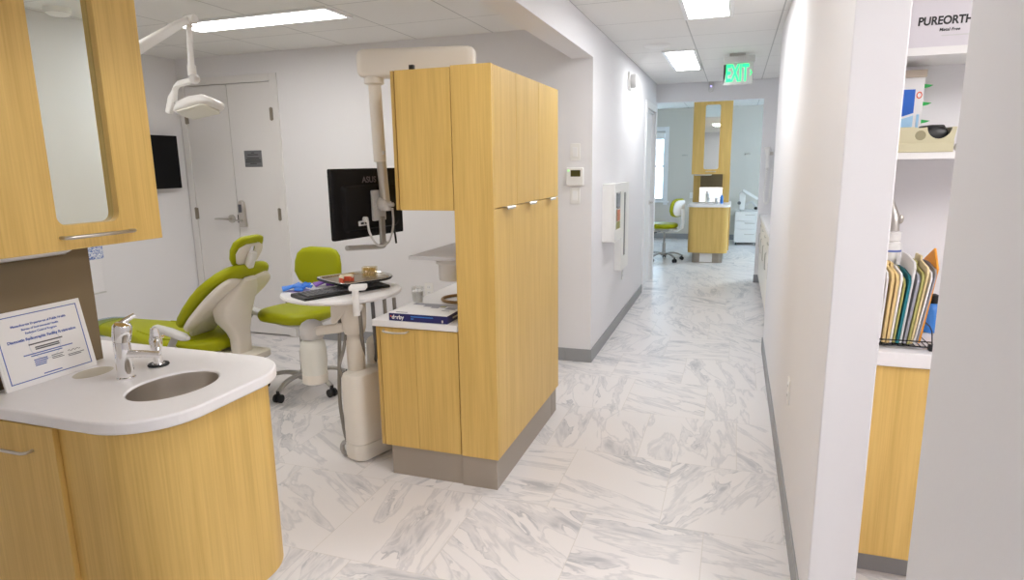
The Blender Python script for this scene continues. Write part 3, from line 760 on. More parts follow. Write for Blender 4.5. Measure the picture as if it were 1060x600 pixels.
# shelf and holder in the gap under the overhead cabinet
t = thing('frosted_shelf', 'grey frosted shelf in the gap beside the tall cabinet', 'shelf', (-1.30, 3.0, 1.06))
SHX, SHY = -1.44, 2.662
obj('board', MB().prism(rrect(SHX, TX0-.001, SHY, 3.55, .006), 'z', 1.066, 1.083), M['frost'], t, bev=.002)
obj('bracket', MB().box(TX0-.012, TX0-.001, 2.8, 3.4, 1.03, 1.066), M['lgrey'], t)
t = thing('cup_holder', 'white round cup holder under the frosted shelf', 'holder', (-1.25, 3.05, 1.065))
obj('plate', MB().prism(rrect(-1.350, -1.18, 2.735, 2.87, .05), 'z', 1.034, 1.0655), M['white'], t, bev=.003)
obj('cup', MB().lathe([(.01, .952), (.052, .952), (.057, .957), (.060, 1.0345), (.01, 1.0345)], (-1.284, 2.80, 0)), M['white'], t)

# things on the worktop
t = thing('book', 'white topped navy box set lying on the worktop', 'book', (-1.36, 2.66, .785))
BK = [(-1.515, 2.587), (-1.212, 2.592), (-1.205, 2.83), (-1.500, 2.83)]
obj('case', MB().prism([(-1.515, 2.588), (-1.214, 2.588), (-1.214, 2.83), (-1.515, 2.83)], 'z', .7852, .8210), M['navy'], t, bev=.0015)
cv = obj('cover', MB().prism([(-1.513, 2.590), (-1.216, 2.590), (-1.216, 2.828), (-1.513, 2.828)], 'z', .8208, .8216), M['paper'], t)
text('lettering', 'derby', .027, M['paper'], t, frame((-1.468, 2.5878, .803), (1, 0, 0), (0, 0, 1)), bold=.0008)
obj('logo_dot', MB().ball((-1.504, 2.588, .807), .004, .0006, .004), M['red'], t)
obj('spine_lines', MB().box(-1.40, -1.285, 2.5872, 2.588, .8075, .8125).box(-1.40, -1.385, 2.5872, 2.588, .797, .802), M['bluebot'], t)
obj('spine_mark', MB().box(-1.242, -1.234, 2.5872, 2.588, .790, .802), M['lgrey'], t)
mm = MB()
for x0, x1, y0, y1 in ((-1.49, -1.25, 2.785, 2.822), (-1.42, -1.30, 2.755, 2.785), (-1.37, -1.33, 2.735, 2.755), (-1.29, -1.235, 2.72, 2.775)):
    mm.box(x0, x1, y0, y1, .8216, .8219)
obj('cover_picture', mm, M['greyf'], cv)
obj('cover_accent', MB().box(-1.335, -1.305, 2.765, 2.785, .8218, .8221), M['olive'], cv)
obj('cover_title', MB().box(-1.49, -1.43, 2.61, 2.62, .8216, .8219).box(-1.29, -1.25, 2.69, 2.697, .8216, .8219), M['dgrey'], cv)
obj('end_mark', MB().box(-1.2145, -1.2135, 2.65, 2.72, .799, .807), M['lgrey'], t)
tag(obj('tan_ring', MB().tube([(-1.372+.095*math.cos(2*PI*i/40), 3.10+.095*math.sin(2*PI*i/40), .7935) for i in range(40)], .008, 10, closed=True), M['leather']), 'brown ring shaped rim lying on the worktop behind the book', 'ring')
t = thing('plastic_cup', 'small clear plastic cup standing on the worktop corner behind the book', 'cup', (-1.566, 2.985, .785))
cp = MB().lathe([(.001, .0005), (.026, .0005), (.034, .085), (.032, .085), (.0245, .003), (.001, .003)], (0, 0, 0))
obj('cup', cp, M['acryl'], t, world=False)
obj('content', MB().lathe([(.001, .004), (.0235, .004), (.030, .062), (.012, .07), (.001, .068)], (0, 0, 0)), M['paper'], t, world=False)

# ------------------------------------------------------------------ monitor on its ceiling-high beam
PYM = 2.79
t = thing('monitor_beam', 'cream beam over the overhead cabinet with a pole hanging down', 'monitor arm', (-1.36, PYM, 1.906))
bx0, bx1 = -1.715, -1.115
rings = []
bd = Vector((.975, .222, 0)); bo_ = Vector((-1.648, PYM, 1.972))
for x, k in ((-.065, .72), (-.057, .88), (-.035, .99), (-.005, 1), (.43, 1), (.46, .99), (.482, .88), (.49, .72)):
    rings.append(sring(bo_+bd*x, (-.222, .975, 0), (0, 0, 1), .105*k, .130*k, 32, 5))
obj('beam', MB().loft(rings), M['cream'], t, ang=50)
obj('mounting_foot', MB().prism(rrect(-1.40, -1.22, PYM+.02, PYM+.10, .02), 'z', 1.9055, 1.93), M['cream'], t, bev=.003)
obj('rim_clip', MB().box(-1.355, -1.333, YF+.004, YF+.022, 1.9055, 1.925), M['black'], t, bev=.002)
pT, pM, pB = Vector((-1.645, PYM, 1.918)), Vector((-1.632, PYM, 1.50)), Vector((-1.617, PYM, 1.285))
obj('collar', MB().tube([pT, pT+Vector((0, 0, -.035)), pT+Vector((0, 0, -.042))], [.046, .046, .03], 24), M['cream'], t)
obj('pole', MB().tube([pT, pM+Vector((-.004, 0, .02)), pM+Vector((-.004, 0, .019))], [.030, .030, .022], 24), M['cream'], t)
obj('inner_pole', MB().tube([pM+Vector((0, 0, .06)), pB], .0235, 24), M['silverpaint'], t)
obj('pole_clamp', MB().tube([pM+Vector((.026, -.012, .055)), pM+Vector((.026, -.012, .07))], .008).tube([pB+Vector((0, 0, .045)), pB+Vector((.0, 0, .0))], .0275, 20).cyl(pB+Vector((.0, -.01, .03)), pB+Vector((.048, -.01, .03)), .010), M['lgrey'], t)
# monitor: local frame, back faces +x
mc = (-1.700, PYM-.02, 1.325)
MA = math.radians(-10)
mo = thing('monitor', 'black computer monitor seen from behind hanging on the cream pole', 'monitor', mc, MA)
obj('shell', MB().loft([[(x, y, z) for y, z in rrect(-.252+q, .252-q, -.165+q, .165-q, .006)] for x, q in ((-.016, .002), (-.012, 0), (.004, 0), (.010, .012))]), M['blackmat'], mo, world=False)
obj('rear_bulge', MB().loft([[(x, y, z) for y, z in rrect(-.20+q, .20-q, -.13+q, .09-q, .02)] for x, q in ((.008, 0), (.026, .01), (.030, .02))]), M['blackmat'], mo, world=False)
obj('screen', MB().box(-.0175, -.0155, -.245, .245, -.155, .157), M['screen'], mo, world=False)
lg = text('lettering', 'ASUS', .040, M['logo'], mo, frame((.0108, .0, .110), (0, 1, 0), (0, 0, 1)), ext=.0006, bold=.0007, sx=1.1)
pt = obj('power_port', MB().box(.028, .036, -.115, -.045, -.105, -.082), M['lgrey'], mo, world=False, bev=.002)
obj('port_slots', MB().box(.035, .0375, -.105, -.085, -.098, -.088).box(.035, .0375, -.075, -.055, -.098, -.088), M['black'], pt, world=False)
# bracket and handle that carry the monitor
br = thing('monitor_bracket', 'grey bracket plate and handle bar behind the black monitor', 'bracket', mc, MA)
obj('plate', MB().prism(rrect(-.020, .072, -.088, .060, .006), 'x', .031, .046), M['lgrey'], br, world=False, bev=.002)
obj('ball_joint', MB().ball((.066, .028, -.005), .034, .034, .034).cyl((.045, .028, -.005), (.06, .028, -.005), .024), M['lgrey'], br, world=False)
obj('joint_arm', MB().cyl((.066, .028, -.005), (.082, .048, -.02), .02), M['lgrey'], br, world=False)
obj('drop_arm', MB().box(.034, .050,   .022, .060, -.208, -.07), M['grey'], br, world=False, bev=.006)
hb = bez([(.042, .055, -.195), (.042, .045, -.214), (.042, .01, -.217), (.042, -.10, -.208), (.042, -.215, -.198)], 6)
obj('handle_bar', MB().tube(hb, .0125, 12), M['grey'], br, world=False, bev=0)
cb = MB().tube(bez([(.034, -.080, -.08), (.055, -.080, -.085), (.062, -.075, -.14), (.06, -.02, -.205), (.06, .06, -.20), (.075, .085, -.12), (.085, .075, -.03)], 8), .0055, 8)
cb.cyl((.036, -.080, -.075), (.052, -.080, -.075), .013)
cable = obj('power_cable', cb, M['lgrey']); cable.location = mc; cable.rotation_euler = (0, 0, MA)
tag(cable, 'pale grey cable looping below the back of the monitor', 'cable')
cb = obj('black_cable', MB().tube(bez([(.062, .10, -.10), (.060, .11, -.14), (.058, .118, -.17), (.056, .126, -.212)], 6), .0052, 8), M['black']); cb.location = mc; cb.rotation_euler = (0, 0, MA)
tag(cb, 'short black cable hanging from the back of the monitor', 'cable')

# ------------------------------------------------------------------ dental delivery unit
UX, UY = -1.775, 2.70
t = thing('delivery_unit', 'cream dental delivery unit with a round table top on a column', 'dental unit', (UX, 2.75, 0))
def body_ring(z, q):
    pts = rrect(-.075+q, .075-q, -.11+q, .20-q, [.055, .055, .05, .05], 8)
    a = math.radians(-18); return [(UX+x*math.cos(a)-y*math.sin(a), 2.745+x*math.sin(a)+y*math.cos(a), z) for x, y in pts]
obj('tank', MB().loft([body_ring(z, q) for z, q in ((.0, .02), (.012, .004), (.03, 0), (.095, 0))]), M['cream'], t, ang=30)
obj('tank_cover', MB().loft([body_ring(z, q) for z, q in ((.096, .004), (.100, 0), (.44, 0), (.462, .006), (.472, .022))]), M['cream'], t, ang=30)
cx, cy = -1.812, 2.745
obj('column', MB().lathe([(.046, .46), (.046, .585), (.047, .590), (.047, .625), (.042, .632), (.041, .665)], (cx, cy, 0)), M['cream'], t)
obj('head', MB().lathe([(.03, .655), (.050, .662), (.060, .69), (.064, .75), (.066, .835), (.03, .838)], (cx, cy, 0)), M['cream'], t)
TCX, TCY, TR = -1.945, 2.855, .312
obj('table_top', MB().lathe([(.01, .836), (TR-.02, .836), (TR-.004, .842), (TR, .850), (TR-.004, .858), (TR-.012, .860), (.01, .860)], (TCX, TCY, 0), 72), M['counter'], t)
obj('bracket', MB().prism([(-1.90, .836), (-1.905, .72), (-1.885, .715), (-1.87, .735), (-1.83, .77), (-1.805, .80), (-1.80, .836)], 'y', 2.68, 2.70), M['cream'], t, bev=.004)
# front handle with cross bar
hx, hy = -1.683, 2.578
obj('table_handle', MB().tube([(hx, hy, .800), (hx, hy, .925)], .0165, 16), M['white'], t)
obj('handle_bar', MB().loft([sring((hx-.01+q, hy+.012+q*.6, .934), (.0, .8, .6), (0, 0, 1), w, hh, 20, 4) for q, w, hh in ((-.022, .018, .012), (-.018, .028, .020), (.044, .028, .020), (.048, .018, .012))]), M['white'], t)
obj('handle_clamp', MB().tube([(hx, hy, .815), (hx-.035, hy+.09, .822)], .014), M['white'], t)
# water bottle with cap and its bracket
bx, by = -2.065, 2.735
wb = obj('water_bottle', MB().lathe([(.02, .375), (.058, .376), (.064, .385), (.065, .43), (.064, .432), (.069, .50), (.068, .56), (.060, .60), (.045, .615), (.035, .617)], (bx, by, 0)), M['bottle'], t)
obj('bottle_base', MB().lathe([(.05, .374), (.0655, .38), (.0665, .428), (.05, .428)], (bx, by, 0)), M['cream'], wb)
obj('bottle_cap', MB().lathe([(.03, .612), (.058, .62), (.063, .64), (.062, .675), (.05, .70), (.025, .715), (.003, .718)], (bx, by, 0)), M['lgrey'], wb)
obj('bottle_arm', MB().loft([sring(p, (0, 0, 1), (.3, .95, 0), .05, .035, 20, 4) for p in ((bx+.045, by-.02, .665), (bx+.10, by-.02, .675), (-1.88, 2.715, .69), (-1.84, 2.73, .70))]), M['cream'], t)
obj('rear_arm', MB().tube(bez([(-1.775, 2.84, .48), (-1.775, 2.84, .56), (-1.765, 2.84, .60), (-1.70, 2.87, .615), (-1.61, 2.90, .62)], 6), .028, 16), M['cream'], t)
# instrument holder and hoses on the right rear
for k, (dx, dy, top) in enumerate(((0, 0, .83), (.045, .05, .835), (.085, .10, .84), (.115, .145, .845))):
    x, y = -1.745+dx, 2.70+dy
    pts = bez([(x, y, .835), (x-.004, y+.01, .74), (x-.015, y+.03, .64), (x-.03, y+.06, .55), (x-.06, y+.09, .48)], 6)
    obj('hose', MB().tube(pts, .0095, 10), M['hose'] if k != 1 else M['dgrey'], t)
pts = bez([(-1.885, 2.73, .74), (-1.890, 2.72, .60), (-1.892, 2.70, .42), (-1.890, 2.69, .30), (-1.872, 2.675, .21), (-1.855, 2.665, .14), (-1.848, 2.672, .09)], 8)
obj('hose', MB().tube(pts, .0095, 10), M['hose'], t)
pts = bez([(-1.845, 2.735, .70), (-1.855, 2.70, .58), (-1.865, 2.67, .50), (-1.855, 2.68, .44)], 8)
obj('hose', MB().tube(pts, .0085, 10), M['hose'], t)
obj('hose_coupler', MB().tube([(-1.868+.028*math.cos(a*PI/12), 2.69, .046+.034*math.sin(a*PI/12)) for a in range(24)], .0125, 10, closed=True), M['grey'], t)
# raised tray holder
ta = math.radians(62)
def TL(u, v, z): return (-1.900+u*math.cos(ta)-v*math.sin(ta), 2.945+u*math.sin(ta)+v*math.cos(ta), z)
obj('tray_stand', MB().tube([TL(.02, .11, .858), TL(.02, .11, .893)], .025, 16), M['cream'], t)
obj('tray_carrier', MB().prism([TL(x, y, 0)[:2] for x, y in rrect(-.06, .12, .03, .13, .02)], 'z', .888, .902), M['cream'], t, bev=.003)
tr = thing('instrument_tray', 'brown lined silver tray raised above the round table', 'tray', (-1.900, 2.945, .902), ta)
def trl(z, q): return [(x, y, z) for x, y in rrect(-.175+q, .175-q, -.15+q, .15-q, [.03, .12, .12, .03], 8)]
obj('tray_shell', MB().loft([trl(.0005, .012), trl(.0005, .006), trl(.016, 0), trl(.018, .001), trl(.016, .006), trl(.005, .012)]), M['silver'], tr, world=False)
obj('tray_lining', MB().prism(rrect(-.163, .163, -.138, .138, [.03, .11, .11, .03], 8), 'z', .0045, .0065), M['brown'], tr, world=False)
obj('dark_band', MB().loft([trl(.0008, .003), trl(.010, -.001)], cap=False), M['black'], tr, world=False)

def arch(name, label, cat, loc, rz, base, tooth, base_label=None, s=1.0, up=True):
    """horseshoe dental model: gum block with a row of teeth"""
    t = thing(name, label, cat, loc, rz)
    n = 22; outer = [( .034*s*math.cos(a), .036*s*math.sin(a)) for a in [(-.12+1.24*i/(n-1))*PI for i in range(n)]]
    inner = [(.017*s*math.cos(a), .017*s*math.sin(a)) for a in [(-.12+1.24*i/(n-1))*PI for i in range(n)]][::-1]
    obj('gum_base', MB().prism([(x, y) for x, y in outer+inner], 'z', .0003, .022*s), base, t, world=False, bev=.003)
    tee = MB()
    for i in range(14):
        a = (-.08+1.16*i/13)*PI; r = .0265*s
        tee.ball((r*math.cos(a), r*1.06*math.sin(a), .024*s), .0062*s, .0062*s, .0095*s, 8, 6)
    obj('teeth', tee, tooth, t, world=False)
    return t
lx, ly, _ = TL(-.075, -.035, 0)
arch('denture_model', 'coral red denture model on the brown tray', 'dental model', (TL(-.10, -.06, 0)[0], TL(-.10, -.06, 0)[1], .9088), 1.2, M['red'], M['tooth'], s=1.15)
t = thing('tooth_model', 'clear yellowish tooth model block on the brown tray', 'dental model', (TL(.055, -.03, 0)[0], TL(.055, -.03, 0)[1], .9088), .3)
obj('clear_block', MB().box(-.037, .037, -.026, .026, .0003, .060), M['amber'], t, world=False, bev=.003)
mm = MB()
for i in range(5):
    for z in (.018, .043):
        mm.ball((-.026+.013*i, -.013+.005*(i % 2), z), .0062, .0062, .0125, 8, 6)
        mm.ball((-.025+.0125*i, .014-.005*(i % 2), z), .0062, .0062, .012, 8, 6)
obj('teeth', mm, M['goldtooth'], t, world=False)

# keyboard
ka = math.radians(63)
kb = thing('keyboard', 'black computer keyboard lying on the round table', 'keyboard', (-1.908, 2.800, .8603), ka)
obj('frame', MB().prism([(-.078, 0), (.070, 0), (.078, .006), (.070, .020), (-.074, .013), (-.078, .008)], 'x', -.245, .245), M['black'], kb, world=False, bev=.002)
ky = MB()
for r in range(5):
    for c in range(19):
        x = -.212+c*.0232; y = -.052+r*.0235; z = .0135+.0009*(y+.078)/.02
        ky.box(x-.009, x+.009, y-.0095, y+.0095, z, z+.006)
kk = obj('keys', ky, M['dgrey'], kb, world=False, bev=.0015); kk['kind'] = 'stuff'

def glove(name, label, cat, m, loc, rz, s=1.0):
    """crumpled nitrile glove lying flat: palm and cuff with five limp fingers"""
    t = thing(name, label, cat, loc, rz)
    g = [sring((x*s, .004*math.sin(x*60), .012+h*1.8), (0, 1, .22*math.sin(x*55)), (0, 0, 1), w*s, th*s*1.35, 20, 2.4) for x, w, th, h in ((-.085, .075, .012, .0), (-.06, .085, .016, .002), (-.02, .092, .02, .006), (.02, .098, .022, .006), (.045, .085, .016, .003), (.055, .06, .008, .0))]
    obj('palm', MB().loft(g), m, t, world=False, ang=60)
    f = MB()
    for k, (y, a, L_) in enumerate(((-.036, -.35, .055), (-.012, -.1, .066), (.012, .12, .062), (.034, .35, .05))):
        pts = [(.035+d*L_*math.cos(a), y+d*L_*math.sin(a), .012+.016*abs(math.sin(d*3+k))) for d in (0, .3, .6, .85, 1.0)]
        f.tube([(x*s, yy*s, z) for x, yy, z in pts], [.011*s, .011*s, .0105*s, .009*s, .004*s], 10)
    f.tube([(-.01*s, -.04*s, .012), (.005*s, -.06*s, .014), (.025*s, -.075*s, .011), (.035*s, -.08*s, .009)], [.012*s, .012*s, .010*s, .004*s], 10)
    obj('fingers', f, m, t, world=False, ang=60)
    return t
glove('glove', 'crumpled bright blue glove at the left edge of the round table', 'glove', M['blue'], (-2.172, 2.775, .8607), .75, .82)
glove('glove', 'purple glove lying beside the blue glove behind the keyboard', 'glove', M['purple'], (-2.098, 2.935, .8607), .95, .76)
tag(obj('lilac_sheet', MB().prism([(-2.215, 2.745), (-2.11, 2.69), (-2.06, 2.77), (-2.16, 2.84)], 'z', .8601, .8606), mat('lilac_paper', (.66, .55, .78), .6)), 'thin lilac sheet under the blue glove', 'paper')

# ------------------------------------------------------------------ dental chair (local frame: feet towards -x, back towards +x)
CHX, CHY = -3.28, 3.15
t = thing('dental_chair', 'green dental chair with white back shell and headrest', 'dental chair', (CHX, CHY, 0))
Yv = (0, 1, 0)
def pad(secs, th, n=32, p=4):
    """cushion through sections (x, z, width) lying in the xz plane; thickness is measured square to the path"""
    rings = []; k = len(secs)
    for i, (x, z, w, *e) in enumerate(secs):
        a, b = secs[max(0, i-1)], secs[min(k-1, i+1)]
        d = Vector((b[0]-a[0], 0, b[1]-a[1])).normalized(); nn = Vector((-d.z, 0, d.x))
        rings.append(sring((x, 0, z), Yv, nn, w, th*(e[0] if e else 1), n, p))
    return MB().loft(rings)
seat = pad([(.30, .418, .17, .35), (.29, .418, .25, .75), (.26, .418, .33, 1), (.21, .415, .40), (.14, .413, .45), (.05, .413, .49), (-.04, .413, .50), (-.10, .415, .495), (-.18, .420, .465), (-.32, .430, .39), (-.50, .438, .31), (-.68, .444, .25), (-.80, .441, .22), (-.85, .440, .18, .8), (-.87, .440, .12, .3)], .088)
sc_ = obj('seat_cushion', seat, M['green'], t, world=False, ang=60)
mm = MB()
mm.tube([(.16, -.17, .458), (.05, -.20, .4575), (-.10, -.195, .4595), (-.35, -.135, .4755)], .0035, 6)
mm.tube([(.16, .17, .458), (.05, .20, .4575), (-.10, .195, .4595), (-.35, .135, .4755)], .0035, 6)
obj('seam', mm, M['green'], sc_, world=False)
obj('foot_cover', pad([(-.70, .4435, .252, 1.12), (-.80, .441, .228, 1.12), (-.86, .440, .19, .95), (-.882, .440, .12, .4)], .092), M['coverp'], t, world=False, ang=60)
obj('seat_frame', pad([(.24, .348, .24, .6), (.20, .348, .30, 1), (-.1, .348, .34, 1), (-.45, .37, .24, 1), (-.66, .38, .16, .6)], .05), M['cream'], t, world=False, ang=60)
BD = Vector((.765, 0, .644)).normalized(); BN = Vector((BD.z, 0, -BD.x)); BO = Vector((.045, 0, .552))
def back(name, secs, off, th, m, p=3.2, n=40):
    rings = []
    for s_, w, b, e in secs:
        rings.append(sring(BO+BD*s_+BN*(off+b), Yv, BN, w, th*e, n, p))
    return obj(name, MB().loft(rings), m, t, world=False, ang=60)
back('back_cushion', [(-.03, .26, 0, .3), (-.01, .35, 0, .8), (.05, .41, .0, 1), (.15, .46, -.006, 1), (.26, .485, -.012, 1), (.35, .495, -.012, 1), (.43, .49, -.004, 1), (.49, .46, .002, 1), (.535, .39, .004, .9), (.56, .28, .006, .6), (.57, .14, .006, .25)], 0, .085, M['green'])
# white shell: a shaped outline, wide at the shoulders, with lobes low down and a point that runs into the link
half = [(0, -.10), (.05, -.09), (.09, -.055), (.105, -.015), (.13, .012), (.17, .018), (.20, .045), (.215, .10), (.232, .20), (.245, .30), (.246, .38), (.232, .45), (.20, .495), (.15, .515), (.10, .51), (.06, .497), (0, .49)]
hb2 = bez([(a, b, 0) for a, b in half], 4)
outl = [(p.x, p.y) for p in hb2]+[(-p.x, p.y) for p in hb2[-2:0:-1]]
def shell_pt(y, s_, off): return BO+BD*s_+BN*(off+.035*max(0, (.15-s_)/.24)**1.5+.35*y*y-.012)+Vector((0, y, 0))
sh = MB(); ctr = (0, .25)
sh.loft([[shell_pt(ctr[0]+(y-ctr[0])*k, ctr[1]+(s_-ctr[1])*k, o_) for y, s_ in outl] for k, o_ in ((.95, .035), (1.0, .040), (1.0, .058), (.985, .066), (.93, .073), (.7, .080), (.4, .082), (.15, .083))])
bs = obj('back_shell', sh, M['cream'], t, world=False, ang=50)
sp_ = obj('spine_link', MB().loft([sring(c, Yv, v, w, th, 24, 4) for c, v, w, th in (
    ((.480, 0, .835), (.64, 0, -.77), .10, .03), ((.435, 0, .772), (.66, 0, -.75), .20, .05), ((.365, 0, .69), (.7, 0, -.7), .27, .085), ((.315, 0, .61), (.86, 0, -.5), .25, .15), ((.315, 0, .545), (1, 0, -.2), .18, .17), ((.345, 0, .49), (1, 0, 0), .13, .11), ((.36, 0, .45), (1, 0, 0), .125, .09), ((.36, 0, .34), (1, 0, 0), .125, .08))]), M['cream'], t, world=False, ang=60)
def head(name, secs, off, th, m, p=2.8):
    d = Vector((.42, 0, .907)).normalized(); nn = Vector((d.z, 0, -d.x)); o = Vector((.425, 0, .925))
    return obj(name, MB().loft([sring(o+d*s_+nn*(off+b), Yv, nn, w, th*e, 28, p) for s_, w, b, e in secs]), m, t, world=False, ang=60)
hr = head('headrest', [(-.015, .10, 0, .3), (0, .16, 0, .8), (.04, .22, 0, 1), (.10, .255, 0, 1), (.15, .245, .004, 1), (.185, .19, .016, .9), (.20, .11, .024, .4)], 0, .058, M['green'])
head('headrest_shell', [(.005, .10, .0, .5), (.03, .18, .0, 1), (.09, .225, -.002, 1), (.13, .205, .0, 1), (.155, .12, .006, .5)], .032, .022, M['cream'])
head('headrest_block', [(-.035, .05, -.004, .8), (-.02, .06, 0, 1), (.09, .06, 0, 1), (.105, .05, 0, .7)], .056, .036, M['white'], 4)
head('headrest_post', [(-.10, .045, -.004, .5), (-.03, .045, -.004, .5), (.14, .04, -.01, .4)], .050, .03, M['chrome'], 4)
for s in (-1, 1):
    a = obj('armrest', MB().loft([sring((x, s*.325+dy*s, z), Yv, (0, 0, 1), w, h, 22, 3) for x, dy, z, w, h in ((.02, 0, .570, .03, .018), (.035, 0, .568, .055, .036), (.14, .002, .550, .064, .044), (.24, 0, .526, .062, .042), (.275, 0, .518, .035, .02))]), M['lgrey'], t, world=False, ang=60)
    obj('arm_post', MB().tube([(.18, s*.322, .530), (.12, s*.31, .455), (.09, s*.25, .40), (.09, s*.16, .385)], [.020, .021, .022, .022], 14), M['grey'], a, world=False)
obj('lift_arm', MB().loft([sring(p, Yv, (.5, 0, .86), .20, .12, 24, 4) for p in ((.30, 0, .32), (.17, 0, .25), (.0, 0, .16), (-.12, 0, .09))]), M['cream'], t, world=False, ang=50)
bp = [[(x, y, z) for x, y in rrect(-.52+q, .30-q, -.22+q, .22-q, .12, 8)] for z, q in ((.0, .004), (.03, 0), (.07, .01), (.085, .05))]
obj('base_plate', MB().loft(bp), M['cream'], t, world=False, ang=40)
obj('rear_cover', MB().loft([[(x, y, z) for x, y in rrect(.20+q, .49-q, -.13+q, .13-q, .03, 6)] for z, q in ((.305, .01), (.315, 0), (.348, 0), (.358, .012))]), M['cream'], t, world=False, ang=40)

# ------------------------------------------------------------------ operator stools (local frame: seat faces -y)
def stool(loc, rz, label):
    t = thing('dental_stool', label, 'stool', loc, rz)
    hub = obj('base_hub', MB().lathe([(.02, .075), (.045, .078), (.05, .09), (.045, .115), (.03, .135), (.02, .137)]), M['grey'], t, world=False)
    for k in range(5):
        a = 2*PI*k/5-math.radians(82); c, s = math.cos(a), math.sin(a)
        pts = bez([(.03*c, .03*s, .105), (.12*c, .12*s, .118), (.21*c, .21*s, .105), (.285*c, .285*s, .072)], 5)
        rings = []
        for i, p in enumerate(pts):
            f = i/(len(pts)-1); rings.append(sring(p, (-s, c, 0), (0, 0, 1), .042-.010*f, .030-.006*f, 14, 3))
        lg = obj('leg', MB().loft(rings), M['grey'], t, world=False, ang=60)
        cx_, cy_ = .285*c, .285*s
        w = MB()
        for q in (-1, 1):
            w.tube([(cx_-s*q*.011, cy_+c*q*.011, .0275), (cx_-s*q*.026, cy_+c*q*.026, .0275)], .0275, 18)
        w.cyl((cx_-s*.011, cy_+c*.011, .0275), (cx_+s*.011, cy_-c*.011, .0275), .009)
        w.box(cx_-.009, cx_+.009, cy_-.009, cy_+.009, .03, .078)
        obj('caster', w, M['black'], lg, world=False)
    obj('gas_column', MB().lathe([(.026, .12), (.026, .27), (.0165, .272), (.0165, .46), (.03, .462)]), M['grey'], t, world=False)
    obj('seat_plate', MB().loft([[(x, y, z) for x, y in rrect(-.13+q, .13-q, -.12+q, .17-q, .04, 6)] for z, q in ((.452, .03), (.470, .0), (.496, 0), (.502, .004))]), M['lgrey'], t, world=False, ang=40)
    obj('height_lever', MB().tube([(.06, 0, .462), (.16, -.02, .455), (.22, -.03, .448)], .006).tube([(.20, -.027, .450), (.245, -.035, .446)], .011), M['dgrey'], t, world=False)
    st = MB()
    st.loft([[(x*k, -.03+(y)*k, z) for x, y in rrect(-.235, .235, -.205, .205, [.15, .15, .17, .17], 10)] for z, k in ((.503, .55), (.504, .86), (.512, .955), (.535, 1.0), (.556, .985), (.570, .93), (.576, .80), (.572, .45))])
    obj('seat', st, M['green'], t, world=False, ang=60)
    # backrest pad, shell and support
    o = Vector((0, .225, .815)); d = Vector((0, .10, .995)).normalized(); nn = Vector((0, -d.z, d.y))
    def bring(s_, w, off, th, curve):
        r = sring(o+d*s_+nn*off, (1, 0, 0), nn, w, th, 36, 2.6)
        return [p+nn*(curve*(p.x/.2)**2) for p in r]
    B = [(-.135, .14, .25), (-.128, .27, .7), (-.10, .36, 1), (-.04, .425, 1), (.03, .42, 1), (.09, .385, 1), (.125, .31, .8), (.14, .18, .3)]
    obj('backrest', MB().loft([bring(s_, w, 0, .055*e, .03) for s_, w, e in B]), M['green'], t, world=False, ang=60)
    obj('back_shell', MB().loft([bring(s_*.86, w*.86, -.032, .028*e, .03) for s_, w, e in B]), M['white'], t, world=False, ang=60)
    obj('back_support', MB().loft([sring(p, (1, 0, 0), v, .07, .035, 18, 4) for p, v in (((0, .10, .478), (0, 0, 1)), ((0, .22, .475), (0, 0, 1)), ((0, .285, .50), (0, 1, .7)), ((0, .300, .60), (0, 1, 0)), ((0, .297, .76), (0, 1, 0)), ((0, .290, .80), (0, 1, 0)))]), M['white'], t, world=False, ang=60)
    return t
stool((-2.74, 3.52, 0), math.radians(-8), 'green dental stool beside the dental chair behind the round table')
stool((-1.00, 10.08, 0), math.radians(-112), 'green dental stool in the end room left of the far sink cabinet')

# ------------------------------------------------------------------ dental light on a post
t = thing('dental_light', 'white dental light hanging on a jointed arm over the chair', 'dental light', (-2.40, 1.50, 0))
eb = Vector((-2.735, 2.80, 2.262)); pl = Vector((-2.40, 1.50, 1.60))
obj('post_base', MB().lathe([(.14, 0), (.14, .012), (.05, .02), (.04, .03)], (-2.40, 1.50, 0)), M['white'], t)
obj('post', MB().tube([(-2.40, 1.50, .02), (-2.40, 1.50, 1.62)], .03, 20), M['white'], t)
obj('post_head', MB().tube([(-2.40, 1.50, 1.53), (-2.40, 1.50, 1.68)], .042, 20), M['white'], t)
dv = (eb-pl); rings = []
for f, w in ((0, .052), (.1, .058), (.6, .050), (.93, .040), (1.0, .034)):
    rings.append(sring(pl+dv*f, Vector((dv.y, -dv.x, 0)).normalized(), (0, 0, 1), w*.8, w*1.15, 20, 4))
obj('spring_arm', MB().loft(rings), M['white'], t)
kn = eb+Vector((0.012, .01, -.012))
obj('elbow', MB().cyl(kn+Vector((-.03, 0, .012)), kn+Vector((.03, 0, .012)), .024, 20).ball(kn+Vector((.0, 0, -.02)), .008), M['white'], t)
d0, d1 = eb+Vector((.006, 0, -.02)), Vector((-2.742, 2.80, 1.985))
obj('drop_rod', MB().tube([d0, d1+Vector((0, 0, .05)), d1+Vector((0, 0, .049)), d1], [.0135, .0165, .022, .022], 16), M['white'], t)
obj('knuckle', MB().ball(d1+Vector((.012, 0, -.02)), .028, .026, .026), M['lgrey'], t)
lw = [d1+Vector((.01, 0, -.022)), d1+Vector((-.03, 0, -.030)), d1+Vector((-.10, 0, -.040)), d1+Vector((-.125, 0, -.06)), d1+Vector((-.15, 0, -.11)), d1+Vector((-.185, 0, -.185))]
obj('lower_arm', MB().loft([sring(p, (0, 1, 0), (.5, 0, .86) if i < 4 else (.9, 0, -.42), .036, w, 20, 4) for i, (p, w) in enumerate(zip(lw, (.03, .036, .038, .040, .042, .034)))]), M['white'], t)
hc = Vector((-2.722, 2.80, 1.818))
